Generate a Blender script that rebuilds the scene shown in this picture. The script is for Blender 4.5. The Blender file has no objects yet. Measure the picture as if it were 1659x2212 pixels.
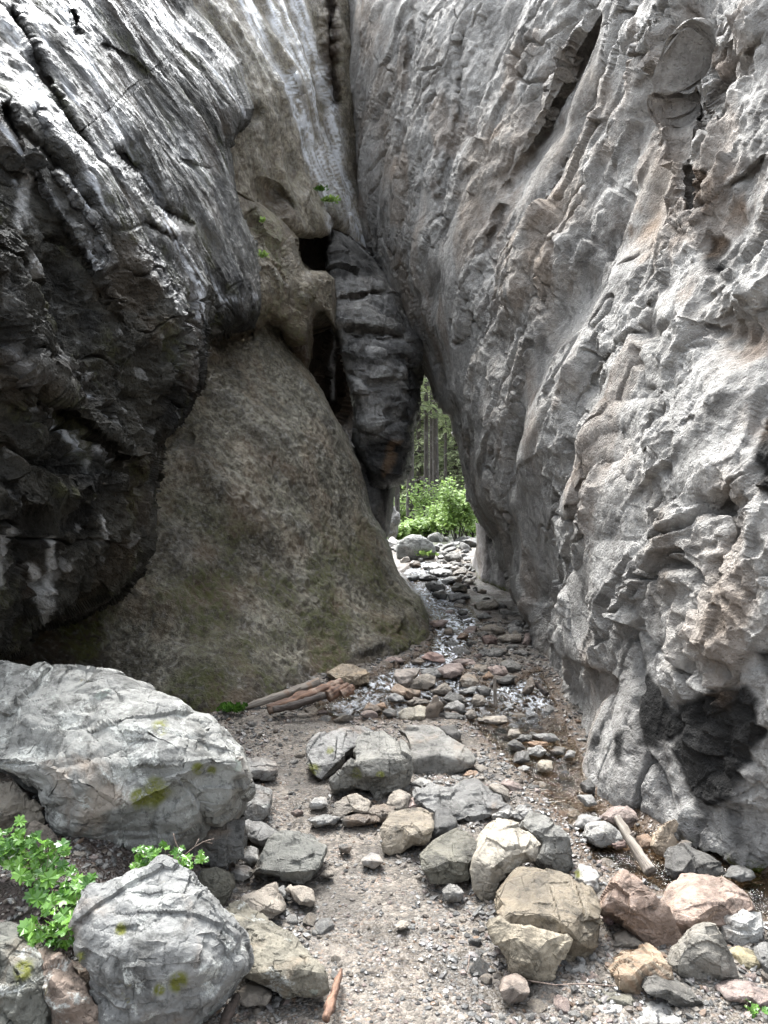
import bpy, bmesh, math, random
import numpy as np
from mathutils import Vector, Matrix, geometry
random.seed(7)
RNG = np.random.default_rng(11)
scn = bpy.context.scene
COL = scn.collection
F = 1609.0; CX = 829.5; CY = 1106.0; CZ = 1.6      # focal length and centre in pixels of a 1659x2212 picture, eye height

# ------------------------------------------------------------------ numeric helpers
def ground_base(y):
    y = np.asarray(y, float)
    a = 0.0046*np.clip(y-3, 0, 13)**2
    b = np.clip(y-16, 0, 60)*0.004
    c = np.clip(y-38, 0, 500)*0.30
    return a+b+c

def gdist(px, py):
    s = (CY-py)/F
    lo, hi = 0.5, 200.0
    for _ in range(60):
        m = (lo+hi)/2
        if CZ+s*m > ground_base(m): lo = m
        else: hi = m
    return lo

def at(px, py, d):
    return Vector(((px-CX)/F*d, d, CZ+(CY-py)/F*d))

def H(ix, iy, iz, seed):
    with np.errstate(over='ignore'):
        h = (ix.astype(np.uint32)*np.uint32(374761393) + iy.astype(np.uint32)*np.uint32(668265263)
             + iz.astype(np.uint32)*np.uint32(2147483647) + np.uint32(seed*2654435 + 977))
        h = (h ^ (h >> np.uint32(13)))*np.uint32(1274126177)
        h = (h ^ (h >> np.uint32(16)))*np.uint32(2246822519)
        h = h ^ (h >> np.uint32(15))
    return h

GR = np.array([[1,1,0],[-1,1,0],[1,-1,0],[-1,-1,0],[1,0,1],[-1,0,1],[1,0,-1],[-1,0,-1],
               [0,1,1],[0,-1,1],[0,1,-1],[0,-1,-1],[1,1,0],[-1,1,0],[0,-1,1],[0,-1,-1]], float)

def perlin(P, seed=0):
    I = np.floor(P).astype(np.int64); f = P-I
    u = f*f*f*(f*(f*6-15)+10)
    out = 0
    for dx in (0,1):
        wx = u[:,0] if dx else 1-u[:,0]
        for dy in (0,1):
            wy = u[:,1] if dy else 1-u[:,1]
            for dz in (0,1):
                wz = u[:,2] if dz else 1-u[:,2]
                g = GR[H(I[:,0]+dx, I[:,1]+dy, I[:,2]+dz, seed) & np.uint32(15)]
                out = out + wx*wy*wz*(g[:,0]*(f[:,0]-dx)+g[:,1]*(f[:,1]-dy)+g[:,2]*(f[:,2]-dz))
    return out

def fbm(P, octv=4, seed=0, gain=.5, lac=2.03):
    a, s, o = 1.0, 1.0, 0
    for k in range(octv):
        o = o + a*perlin(P*s+k*7.3, seed+k); a *= gain; s *= lac
    return o

def ridged(P, octv=4, seed=0, gain=.5):
    a, s, o = 1.0, 1.0, 0
    for k in range(octv):
        o = o + a*(1-2*np.abs(perlin(P*s+k*3.1, seed+k))); a *= gain; s *= 2.1
    return o

def facets(P, seed=0, jit=.9):
    """fractured rock: every cell is a randomly tilted chip.  returns (height, distance to the crack)"""
    I = np.floor(P).astype(np.int64)
    best = np.full(len(P), 1e9); sec = np.full(len(P), 1e9); val = np.zeros(len(P))
    for dx in (-1,0,1):
        for dy in (-1,0,1):
            for dz in (-1,0,1):
                X, Y, Z = I[:,0]+dx, I[:,1]+dy, I[:,2]+dz
                h = H(X, Y, Z, seed)
                j = np.stack([(h & np.uint32(1023))/1023., ((h >> np.uint32(10)) & np.uint32(1023))/1023., ((h >> np.uint32(20)) & np.uint32(1023))/1023.], 1)
                r = P-(np.stack([X,Y,Z],1)+.5+(j-.5)*jit)
                d = (r*r).sum(1)
                h2 = H(X, Y, Z, seed+91)
                t = np.stack([(h2 & np.uint32(1023))/1023., ((h2 >> np.uint32(10)) & np.uint32(1023))/1023., ((h2 >> np.uint32(20)) & np.uint32(1023))/1023.], 1)*2-1
                v = (r*t).sum(1)+.25*t[:,0]
                nb = d < best
                sec = np.where(nb, best, np.minimum(sec, d))
                val = np.where(nb, v, val)
                best = np.where(nb, d, best)
    return val, np.sqrt(sec)-np.sqrt(best)

def cells(P, seed=0, c=1.3, tilt=1.0, jit=.95):
    """continuous rock lumps: the highest of many tilted paraboloids; creases are sharp, tops rounded (negate for scoops with sharp ridges)"""
    I = np.floor(P).astype(np.int64); out = np.full(len(P), -1e9)
    for dx in (-1,0,1):
        for dy in (-1,0,1):
            for dz in (-1,0,1):
                X, Y, Z = I[:,0]+dx, I[:,1]+dy, I[:,2]+dz
                h = H(X, Y, Z, seed); h2 = H(X, Y, Z, seed+91)
                j = np.stack([(h & np.uint32(1023))/1023., ((h >> np.uint32(10)) & np.uint32(1023))/1023., ((h >> np.uint32(20)) & np.uint32(1023))/1023.], 1)
                t = np.stack([(h2 & np.uint32(1023))/1023., ((h2 >> np.uint32(10)) & np.uint32(1023))/1023., ((h2 >> np.uint32(20)) & np.uint32(1023))/1023.], 1)*2-1
                r = P-(np.stack([X,Y,Z],1)+.5+(j-.5)*jit)
                out = np.maximum(out, (r*t).sum(1)*tilt-c*(r*r).sum(1)+.3*t[:,1])
    return out-out.mean()

def smooth01(a, b, x):
    t = np.clip((x-a)/(b-a), 0, 1); return t*t*(3-2*t)

def seg_dist(X, Y, pts, closed=False):
    """nearest point on a polyline: distance, signed side, the nearest point, parameter along it in 0..1"""
    n = len(pts); best = np.full(X.shape, 1e18); side = np.zeros(X.shape); qx = np.zeros(X.shape); qy = np.zeros(X.shape); par = np.zeros(X.shape)
    m = n if closed else n-1
    L = [math.hypot(pts[(k+1)%n][0]-pts[k][0], pts[(k+1)%n][1]-pts[k][1]) for k in range(m)]
    tot = sum(L) or 1; acc = 0
    for k in range(m):
        ax, ay = pts[k]; bx, by = pts[(k+1)%n]
        ex, ey = bx-ax, by-ay; l2 = ex*ex+ey*ey or 1e-9
        t = np.clip(((X-ax)*ex+(Y-ay)*ey)/l2, 0, 1)
        cx, cy = ax+t*ex, ay+t*ey
        d = (X-cx)**2+(Y-cy)**2
        b = d < best
        best = np.where(b, d, best); qx = np.where(b, cx, qx); qy = np.where(b, cy, qy)
        side = np.where(b, ex*(Y-ay)-ey*(X-ax), side)
        par = np.where(b, (acc+t*L[k])/tot, par); acc += L[k]
    return np.sqrt(best), np.sign(side), qx, qy, par

def inside_poly(X, Y, pts):
    ins = np.zeros(X.shape, bool); n = len(pts)
    for k in range(n):
        ax, ay = pts[k]; bx, by = pts[(k+1)%n]
        if ay == by: continue
        c = ((ay > Y) != (by > Y)) & (X < (bx-ax)*(Y-ay)/(by-ay)+ax)
        ins ^= c
    return ins

class TPS:
    """smooth interpolation of log depth through control points"""
    def __init__(s, pts):
        s.p = np.array([(a/1000., b/1000.) for a, b, _ in pts]); v = np.log([d for _, _, d in pts])
        n = len(pts); K = s.k(np.linalg.norm(s.p[:,None]-s.p[None], axis=2))+np.eye(n)*1e-4
        A = np.zeros((n+3, n+3)); A[:n,:n] = K; A[:n,n] = 1; A[:n,n+1:] = s.p; A[n,:n] = 1; A[n+1:,:n] = s.p.T
        s.w = np.linalg.solve(A, np.concatenate([v, [0,0,0]]))
    @staticmethod
    def k(r): return np.where(r > 1e-9, r*r*np.log(np.maximum(r, 1e-9)), 0)
    def __call__(s, X, Y):
        x, y = np.asarray(X)/1000., np.asarray(Y)/1000.
        o = s.w[-3]+s.w[-2]*x+s.w[-1]*y
        for (a, b), w in zip(s.p, s.w):
            o = o+w*s.k(np.hypot(x-a, y-b))
        return np.exp(o)

# ------------------------------------------------------------------ object helpers
def tag(o, label=None, cat=None, group=None, kind=None):
    if label: o['label'] = label
    if cat: o['category'] = cat
    if group: o['group'] = group
    if kind: o['kind'] = kind
    return o

def mesh_np(name, V, faces, mat, parent=None, attrs=None, smooth=True, nside=4):
    """V (n,3) array; faces (m,nside) array"""
    me = bpy.data.meshes.new(name)
    V = np.asarray(V, np.float32); faces = np.asarray(faces, np.int32)
    me.vertices.add(len(V)); me.vertices.foreach_set('co', V.ravel())
    me.loops.add(faces.size); me.loops.foreach_set('vertex_index', faces.ravel())
    me.polygons.add(len(faces))
    me.polygons.foreach_set('loop_start', np.arange(0, faces.size, nside, dtype=np.int32))
    try: me.polygons.foreach_set('loop_total', np.full(len(faces), nside, np.int32))
    except Exception: pass
    me.update(calc_edges=True)
    me.polygons.foreach_set('use_smooth', np.full(len(faces), smooth))
    for k, v in (attrs or {}).items():
        v = np.asarray(v, np.float32)
        if v.ndim == 1:
            a = me.attributes.new(k, 'FLOAT', 'POINT'); a.data.foreach_set('value', v)
        elif v.shape[1] == 3:
            a = me.attributes.new(k, 'FLOAT_VECTOR', 'POINT'); a.data.foreach_set('vector', v.ravel())
        else:
            a = me.attributes.new(k, 'FLOAT_COLOR', 'POINT'); a.data.foreach_set('color', v.ravel())
    me.validate()
    if mat: me.materials.append(mat)
    o = bpy.data.objects.new(name, me); COL.objects.link(o)
    if parent: o.parent = parent
    return o

# ------------------------------------------------------------------ cliffs: relief built on a traced outline with true depth, turned back at its rim
def flow_coords(P, d):
    d = Vector(d).normalized(); u = d.orthogonal().normalized(); w = d.cross(u)
    return np.stack([P@np.array(d), P@np.array(u), P@np.array(w)], 1)

def relief(name, outline, ctrl, disp, mat, step=3.0, rim=.5, rimw=70, back=2.5, feats=(), stains=None, flow=(.4,.4,-.8), parent=None, skirt=9, flat=True, xseg=None, relax=2):
    ctrl = [(a, b, gdist(a, b) if d is None else d) for a, b, d in ctrl]
    D = TPS(ctrl)
    xs = [p[0] for p in outline]; ys = [p[1] for p in outline]
    m = (skirt+1)*step
    gx = np.concatenate([np.arange(a, b, c) for a, b, c in xseg]) if xseg else np.arange(min(xs)-m, max(xs)+m, step)
    gy = np.arange(min(ys)-m, max(ys)+m, step)
    X, Y = np.meshgrid(gx, gy); shp = X.shape; X = X.ravel(); Y = Y.ravel()
    dist, _, qx, qy, _ = seg_dist(X, Y, outline, True)
    ins = inside_poly(X, Y, outline)
    valid = ins | (dist <= skirt*step)
    px = np.where(ins, X, qx); py = np.where(ins, Y, qy)
    d = D(px, py)
    t = 1-np.clip(dist/rimw, 0, 1)
    d = d+np.where(ins, rim*(1-np.sqrt(np.maximum(0, 1-t*t))), rim+back*np.clip(dist/(skirt*step), 0, 1)**1.5)
    for f in feats:
        d = d-f(px, py)
    P = np.stack([(px-CX)/F*d, d, CZ+(CY-py)/F*d], 1)
    G = P.reshape(shp+(3,))
    dx = np.gradient(G, axis=1); dy = np.gradient(G, axis=0)
    k = 2
    N = np.cross(dy, dx).reshape(-1, 3); ln = np.linalg.norm(N, axis=1, keepdims=True)
    N = N/np.maximum(ln, 1e-9)
    # normals should face the eye side
    flip = (N*(P-np.array([0,0,CZ]))).sum(1) > 0
    N[flip] *= -1
    # average the normals a little so relief does not tear at steps
    Ng = N.reshape(shp+(3,))
    for _ in range(4):
        Ng[1:-1,1:-1] = (Ng[1:-1,1:-1]*2+Ng[:-2,1:-1]+Ng[2:,1:-1]+Ng[1:-1,:-2]+Ng[1:-1,2:])/6
    N = Ng.reshape(-1,3); N /= np.maximum(np.linalg.norm(N, axis=1, keepdims=True), 1e-9)
    idx = np.nonzero(valid)[0]
    h, crack = disp(P[idx], px[idx], py[idx]); h = (h-np.average(h))*(.4+.6*smooth01(0, 26, np.where(ins, dist, 0)[idx]))
    P[idx] += N[idx]*h[:,None]
    Gp = P.reshape(shp+(3,)); vm = valid.reshape(shp)[..., None].astype(float)
    for _ in range(relax):
        S = np.zeros_like(Gp); C = np.zeros(shp+(1,)); A = Gp*vm
        S[1:] += A[:-1]; C[1:] += vm[:-1]; S[:-1] += A[1:]; C[:-1] += vm[1:]
        S[:,1:] += .4*A[:,:-1]; C[:,1:] += .4*vm[:,:-1]; S[:,:-1] += .4*A[:,1:]; C[:,:-1] += .4*vm[:,1:]
        Gp = .45*Gp+.55*S/np.maximum(C, 1e-6)
    P = Gp.reshape(-1, 3)
    at_ = {'cav': crack}
    if flow is not None: at_['flowco'] = flow_coords(P[idx], flow)
    st = stains(P[idx], px[idx], py[idx]) if stains else {}
    at_.update(st)
    remap = np.full(len(X), -1); remap[idx] = np.arange(len(idx))
    R = remap.reshape(shp)
    Q = np.stack([R[:-1,:-1], R[1:,:-1], R[1:,1:], R[:-1,1:]], -1).reshape(-1, 4)
    Q = Q[(Q >= 0).all(1)]
    return mesh_np(name, P[idx], Q, mat, parent, at_, smooth=not flat)

def blob(cx, cy, rx, ry, ang, h):
    c, s = math.cos(math.radians(ang)), math.sin(math.radians(ang))
    def f(X, Y):
        u = (X-cx)*c+(Y-cy)*s; v = -(X-cx)*s+(Y-cy)*c
        return h*np.exp(-(u/rx)**2-(v/ry)**2)
    return f

def ledge(pts, h, wp, wm=0, soft=4, hm=0):
    """step along a polyline: proud by h on the side to the right of its direction (y down), by hm on the other, fading over wp / wm"""
    xs = [p[0] for p in pts]; ys = [p[1] for p in pts]
    def f(X, Y):
        o = np.zeros(X.shape); w = max(wp, wm)*4
        sel = (X > min(xs)-w) & (X < max(xs)+w) & (Y > min(ys)-w) & (Y < max(ys)+w)
        x, y = X[sel], Y[sel]
        wob = 5*perlin(np.stack([x/23, y/23, x*0], 1), 5)+3*perlin(np.stack([x/9, y/9, x*0], 1), 6)
        d, s, _, _, t = seg_dist(x, y, pts)
        sd = d*s+wob
        taper = smooth01(0, .12, t)*smooth01(0, .12, 1-t)
        a = smooth01(-soft, soft, sd)
        val = a*h*np.exp(-np.maximum(sd, 0)/wp)
        if wm: val = val+(1-a)*hm*np.exp(-np.maximum(-sd, 0)/wm)
        o[sel] = val*taper
        return o
    return f

def crack(pts, h, w):
    xs = [p[0] for p in pts]; ys = [p[1] for p in pts]
    def f(X, Y):
        o = np.zeros(X.shape); m = w*4+20
        sel = (X > min(xs)-m) & (X < max(xs)+m) & (Y > min(ys)-m) & (Y < max(ys)+m)
        x, y = X[sel], Y[sel]
        x = x+7*perlin(np.stack([x/25, y/25, x*0], 1), 15)+3*perlin(np.stack([x/8, y/8, x*0], 1), 16)
        d, s, _, _, t = seg_dist(x, y, pts)
        o[sel] = -h*np.exp(-(d/w)**2)*smooth01(0, .1, t)*smooth01(0, .1, 1-t)
        return o
    return f

def lines_mask(P, px, py, lines, wob=6):
    """wet streaks: lines (points, width, strength)"""
    o = np.zeros(len(px))
    x = px+wob*perlin(P*3.1, 41)+wob*.5*perlin(P*9, 42); y = py
    for pts, w, s in lines:
        d, _, _, _, t = seg_dist(x, y, pts)
        o = np.maximum(o, s*np.exp(-(d/w)**2))
    return o

def poly_mask(P, px, py, poly, soft=12, wob=14):
    x = px+wob*perlin(P*2.3, 51)+wob*.6*perlin(P*7, 52); y = py+wob*perlin(P*2.3, 53)+wob*.6*perlin(P*7, 54)
    d, _, _, _, _ = seg_dist(x, y, poly, True)
    s = np.where(inside_poly(x, y, poly), d, -d)
    return smooth01(-soft, soft, s)
# ------------------------------------------------------------------ materials
class NB:
    def __init__(s, name):
        s.m = bpy.data.materials.new(name); s.m.use_nodes = True
        s.t = s.m.node_tree; s.t.nodes.clear()
        s.out = s.n('ShaderNodeOutputMaterial'); s.b = s.n('ShaderNodeBsdfPrincipled')
        s.l(s.b.outputs[0], s.out.inputs[0])
    def n(s, t, **k):
        o = s.t.nodes.new(t)
        for a, b in k.items(): setattr(o, a, b)
        return o
    def l(s, a, b): s.t.links.new(a, b)
    def put(s, v, sock):
        if isinstance(v, (int, float)): sock.default_value = v
        elif isinstance(v, (tuple, list)): sock.default_value = (*v, 1) if len(v) == 3 and sock.type == 'RGBA' else v
        else: s.l(v, sock)
    def mix(s, f, a, b, mode='MIX'):
        o = s.n('ShaderNodeMix', data_type='RGBA', blend_type=mode); o.clamp_factor = True
        s.put(f, o.inputs[0]); s.put(a, o.inputs[6]); s.put(b, o.inputs[7]); return o.outputs[2]
    def math(s, op, a, b=0.0, clamp=False):
        o = s.n('ShaderNodeMath', operation=op, use_clamp=clamp); s.put(a, o.inputs[0]); s.put(b, o.inputs[1]); return o.outputs[0]
    def ramp(s, f, a, b, lo=0.0, hi=1.0):
        o = s.n('ShaderNodeMapRange', interpolation_type='SMOOTHSTEP'); s.put(f, o.inputs[0])
        o.inputs[1].default_value = a; o.inputs[2].default_value = b; o.inputs[3].default_value = lo; o.inputs[4].default_value = hi
        return o.outputs[0]
    def noise(s, vec, scale, detail=6, rough=.6, dist=0, out=0):
        o = s.n('ShaderNodeTexNoise'); o.inputs['Scale'].default_value = scale; o.inputs['Detail'].default_value = detail
        o.inputs['Roughness'].default_value = rough; o.inputs['Distortion'].default_value = dist
        if vec is not None: s.l(vec, o.inputs['Vector'])
        return o.outputs[out]
    def voro(s, vec, scale, feature='F1', out='Distance', rnd=1.0):
        o = s.n('ShaderNodeTexVoronoi', feature=feature); o.inputs['Scale'].default_value = scale; o.inputs['Randomness'].default_value = rnd
        if vec is not None: s.l(vec, o.inputs['Vector'])
        return o.outputs[out]
    def scale(s, vec, v):
        o = s.n('ShaderNodeMapping'); s.l(vec, o.inputs[0]); o.inputs['Scale'].default_value = v; return o.outputs[0]
    def attr(s, name, out='Fac'):
        o = s.n('ShaderNodeAttribute'); o.attribute_name = name; return o.outputs[out]
    def bump(s, h, strength, dist, nrm=None):
        o = s.n('ShaderNodeBump'); s.put(strength, o.inputs['Strength']); o.inputs['Distance'].default_value = dist
        s.l(h, o.inputs['Height'])
        if nrm is not None: s.l(nrm, o.inputs['Normal'])
        return o.outputs[0]
    def obj(s): return s.n('ShaderNodeTexCoord').outputs['Object']

def hexc(h):
    h = h.lstrip('#'); v = [int(h[i:i+2], 16)/255 for i in (0,2,4)]
    return tuple(x/12.92 if x <= .04045 else ((x+.055)/1.055)**2.4 for x in v)

def cliff_mat(name, c_dark, c_mid, c_light, c_warm, wet=0.0, rough=.8, bump=1.0, wetrough=.2, grain=1.0, moss=True, speck=.5):
    """limestone: three tones in world space, stains with painted shade / foam with glare / wet / moss from painted attributes"""
    n = NB(name); co = n.obj()
    big = n.noise(co, .55, 5, .6, .5); mid = n.noise(co, 2.6, 8, .65, .3); fine = n.noise(co, 17, 8, .7); grainy = n.noise(co, 70, 5, .7)
    col = n.mix(n.ramp(mid, .38, .62), c_mid, c_light)
    col = n.mix(n.ramp(n.noise(co, 1.3, 7, .7, .8), .52, .70), col, c_dark)
    col = n.mix(n.math('MULTIPLY', n.ramp(big, .50, .68), .7), col, c_warm)
    col = n.mix(n.math('MULTIPLY', n.ramp(fine, .40, .62, 1, 0), .8*speck), col, c_dark)
    col = n.mix(n.math('MULTIPLY', n.ramp(grainy, .52, .72), .7*speck), col, c_light)
    st = n.attr('stain')
    col = n.mix(st, col, n.mix(.04, (.005,.005,.0055), col))  # near black, for stains and painted shade alike
    pale = n.attr('pale')
    col = n.mix(n.math('MULTIPLY', pale, n.ramp(fine, .35, .55, .5, 1)), col, (.50,.49,.47))
    tan = n.attr('tan')
    foam_glint = n.math('MULTIPLY', n.attr('foam_glint'), n.ramp(n.noise(n.scale(n.attr('flowco', 'Vector'), (5, 26, 26)), 1.5, 4, .7), .30, .45))  # white water and sky glare painted white along the streaks
    col = n.mix(n.math('MULTIPLY', tan, n.ramp(mid, .3, .6, .35, 1)), col, (.27,.165,.09))
    if moss:
        mo = n.math('MULTIPLY', n.attr('moss'), n.ramp(fine, .42, .56))
        col = n.mix(mo, col, n.mix(grainy, (.03,.045,.006), (.12,.12,.02)))
    col = n.mix(foam_glint, col, (.78,.80,.84))
    n.l(col, n.b.inputs['Base Color'])
    w = n.math('MAXIMUM', n.attr('wet'), wet)
    fl = n.attr('flowco', 'Vector')
    streak = n.noise(n.scale(fl, (1.8, 13, 13)), 1.6, 9, .75, .5)
    wm = n.math('MULTIPLY', w, n.ramp(streak, .33, .60, .25, 1))
    r = n.n('ShaderNodeMapRange'); n.l(wm, r.inputs[0]); r.inputs[3].default_value = rough; r.inputs[4].default_value = wetrough
    n.l(r.outputs[0], n.b.inputs['Roughness'])
    sp = n.n('ShaderNodeMapRange'); n.l(wm, sp.inputs[0]); sp.inputs[3].default_value = .07; sp.inputs[4].default_value = .8
    n.l(sp.outputs[0], n.b.inputs['Specular IOR Level'])
    n.l(wm, n.b.inputs['Coat Weight']); n.b.inputs['Coat Roughness'].default_value = wetrough; n.b.inputs['Coat IOR'].default_value = 1.45
    h1 = n.math('ADD', n.math('MULTIPLY', fine, 1.0), n.math('MULTIPLY', grainy, .35*grain))
    pits = n.ramp(n.voro(co, 34), .0, .35)
    h1 = n.math('ADD', h1, n.math('MULTIPLY', pits, .25))
    nb = n.bump(h1, .95*bump, .06)
    rip = n.noise(n.scale(fl, (9, 26, 26)), 2.2, 5, .6)
    nb = n.bump(rip, n.math('MULTIPLY', w, .5), .02, nb)
    spk = n.noise(n.scale(fl, (11, 44, 44)), 1.6, 5, .75, .3)
    nb = n.bump(spk, n.math('MULTIPLY', w, .95), .022, nb)
    n.l(nb, n.b.inputs['Coat Normal'])
    n.l(nb, n.b.inputs['Normal'])
    return n.m
# ------------------------------------------------------------------ the cliffs
MR = cliff_mat('pale_limestone', (.17,.16,.149), (.41,.392,.368), (.60,.578,.548), (.40,.33,.265), rough=.85, bump=1.2)
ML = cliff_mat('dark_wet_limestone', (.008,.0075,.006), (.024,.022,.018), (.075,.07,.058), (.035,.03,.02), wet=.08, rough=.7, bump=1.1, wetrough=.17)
MS = cliff_mat('mossy_brown_limestone', (.034,.032,.023), (.20,.188,.138), (.50,.475,.38), (.20,.18,.115), wet=.30, rough=.66, bump=1.25, wetrough=.28, speck=1.0)
MF = cliff_mat('layered_grey_limestone', (.035,.034,.032), (.21,.20,.19), (.42,.405,.38), (.18,.16,.135), wet=.15, rough=.6, bump=1.1)
MP = cliff_mat('smooth_pale_limestone', (.15,.14,.134), (.29,.27,.26), (.42,.40,.385), (.27,.215,.17), rough=.8, bump=.8)

def disp_right(P, px, py):
    # lumps and ribs run from upper right to lower left
    R = flow_coords(P, (-.22, .62, -.75))
    far = smooth01(11, 7, P[:,1])
    A = R*np.array([.5, 1.2, 1.2])
    warp = np.stack([perlin(P*1.3, 31), perlin(P*1.3+5, 32), perlin(P*1.3+9, 33)], 1)
    w2 = np.stack([perlin(P*5, 34), perlin(P*5+5, 35), perlin(P*5+9, 36)], 1)
    rough = .14+.86*smooth01(-.16, .16, fbm(R*np.array([.5,1.1,1.1])+3, 3, 77))
    nf = smooth01(6.5, 4, P[:,1])
    nq = .5+.5*smooth01(4.0, 5.6, P[:,1])
    h = .24*fbm(A*.6, 3, 1)*(.45+.55*far)*nq
    h += .17*cells(A*1.0+.5*warp, 3, .9, 1.3)*(.6+.4*far)*nq
    h += .080*cells(R*np.array([1.2,2.4,2.4])+.35*warp, 5, .8, 1.8)*(.5+.5*rough)
    h += .034*cells(R*np.array([3.6,5.4,5.4])+.4*warp+.1*w2, 7, .8, 2.0)*rough-.020*cells(R*np.array([4.6,6.6,6.6])+.5*warp, 17, .8, 2.0)*rough
    h -= .026*cells(P*np.array([11,11,13])+.6*w2, 9, .8, 2.1)*rough*(.35+.65*nf)
    h += .022*ridged(P*3.5+.3*warp, 3, 12, .55)*rough
    h -= .0095*cells(P*25+.6*w2, 10, .8, 2.0)*(.3+.7*rough)*nf
    h += .006*fbm(P*18, 2, 9)*nf
    pit = np.maximum(0, fbm(P*6.5, 2, 21)-.34); h -= .10*pit*rough
    v, ck = facets(R*np.array([.8,1.5,1.5])+.9*warp+.12*w2, 13)
    on = smooth01(-.05, .15, perlin(P*.9, 14)); h -= .11*np.exp(-(ck/.03)**2)*on
    return h*(.8+.2*far), np.zeros(len(h))

def sm(*pts): return list(pts)
R1 = [(716,-70),(722,0),(726,40),(732,95),(726,130),(731,190),(735,280),(740,360),(750,415),(765,460),(780,500),(790,545),(797,553),(812,590),(827,631),(851,676),
      (869,721),(883,765),(912,790),(932,837),(940,867),(960,891),(976,899),(978,937),(990,957),(994,986),(1004,1032),(1008,1078),(1032,1115),(1043,1138),(1067,1167),(1075,1206),
      (1091,1238),(1104,1275),(1117,1307),(1136,1352),(1151,1400),(1167,1429),(1171,1466),(1196,1513),(1225,1568),(1240,1608),(1258,1655),(1270,1700),(1295,1760),(1330,1800),(1400,1850),(1480,1880),(1560,1930),
      (1659,1980),(1900,2160),(2250,2400),(2250,-70),(1700,-60),(1250,-85),(950,-60)]
C1 = [(1659,1879,None),(1580,1859,None),(1480,1809,None),(1380,1764,None),(1295,1719,None),(1258,1655,None),(1225,1568,5.2),(1171,1466,6.7),(1151,1400,7.4),(1117,1307,8.4),(1067,1167,9.6),
      (1008,1078,10.4),(978,937,11),(912,792,12),(851,676,12.4),(790,545,13),(740,360,13.6),(695,0,14.6),(690,-300,15.5),
      (1659,1500,3.15),(1659,1200,3.2),(1659,800,3.5),(1659,400,3.9),(1659,0,4.3),(1659,-300,4.8),(1400,1650,4.0),(1400,1400,4.25),(1400,1100,4.5),(1400,800,4.9),(1400,400,5.5),(1400,0,6.1),(1400,-300,6.6),
      (1230,1400,5.7),(1200,1100,6.5),(1200,700,7.2),(1200,300,8.0),(1200,0,8.6),(1050,900,8.9),(1000,600,9.5),(950,300,10.3),(900,0,11.2),(1100,-250,10),
      (2250,1900,2.5),(2250,1200,2.6),(2250,500,2.9),(2250,-250,3.6)]
FR = [ crack([(1240,300),(1195,400),(1150,520),(1120,640)], .11, 7), crack([(1430,640),(1370,720),(1300,800),(1230,900)], .12, 7), crack([(1330,1180),(1260,1250),(1200,1330)], .11, 7), crack([(1580,1230),(1520,1330),(1440,1400)], .10, 7), crack([(1075,480),(1040,620),(1010,760)], .14, 8), crack([(1380,120),(1340,260),(1290,380)], .09, 6), ledge([(1500,830),(1420,880),(1340,900),(1250,880)], -.10, 45, 0, 4), ledge([(1200,960),(1130,1000),(1080,1080)], .12, 50, 0, 4), ledge([(1480,1130),(1400,1190),(1300,1200)], -.09, 40, 0, 4), # overhanging lip above the smooth undercut foot
      ledge([(1130,1300),(1160,1385),(1200,1410),(1235,1425),(1290,1440),(1335,1475),(1350,1505)], -.15, 60, 0, 5),
      # long diagonal cracks
      ledge([(1290,20),(1235,130),(1190,230),(1150,310),(1115,370)], .22, 70, 60, 5, -.10),
      crack([(1290,20),(1235,130),(1190,230),(1150,310),(1115,370),(1075,430)], .14, 9),
      crack([(1005,60),(1000,180),(985,290),(960,380),(945,470)], .18, 9),
      crack([(890,40),(880,160),(865,300),(870,420)], .16, 9), crack([(1085,440),(1060,510),(1040,560)], .16, 9),
      ledge([(1450,970),(1390,1010),(1330,1040),(1290,1080)], -.10, 40, 0, 4), crack([(1290,1080),(1240,1125),(1215,1150),(1180,1205)], .14, 10),
      ledge([(1410,0),(1425,50),(1460,110),(1475,140)], .18, 140, 0, 4),            # the roof block at the upper right
      ledge([(1475,140),(1500,95),(1560,115),(1610,110),(1659,60)], -.20, 70, 0, 4),
      crack([(1475,140),(1482,300),(1490,420),(1500,480)], .28, 10),
      blob(1560,260,70,110,0,-.16), blob(1600,500,60,60,30,-.16), blob(1545,540,26,44,0,-.12), blob(1610,620,45,60,10,.04), blob(1580,720,80,60,20,-.22),
      ledge([(1500,470),(1520,440),(1600,380),(1659,330)], -.16, 60, 0, 4),
      blob(1325,150,60,90,-20,-.1),
      # block with dark underside
      ledge([(1345,985),(1375,1000),(1408,1035),(1400,1065),(1370,1030),(1345,985)], -.12, 20, 0, 3),
      blob(1300,965,50,35,-20,.14), ledge([(1240,945),(1265,965),(1290,975),(1330,945),(1390,915)], -.16, 40, 0, 4),
      blob(1570,1100,46,30,10,-.22), blob(1595,1190,22,70,10,-.14), blob(1650,960,40,80,0,-.04), blob(1510,1010,60,50,0,.08),
      
      blob(1155,1290,50,90,-20,.10), blob(1010,860,36,50,20,.16), blob(960,700,45,70,-20,.16), blob(1090,1110,60,50,0,.12), blob(1060,900,40,30,0,.14), blob(930,560,40,60,-25,.14),
      blob(1000,900,14,60,-10,-.2), blob(1030,970,10,36,-10,-.25), blob(1130,620,50,90,-25,.10), blob(1180,540,40,60,0,.12), blob(1270,560,60,50,0,.10), blob(1230,800,60,60,0,.10), blob(1350,700,70,60,0,.08)]
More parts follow.
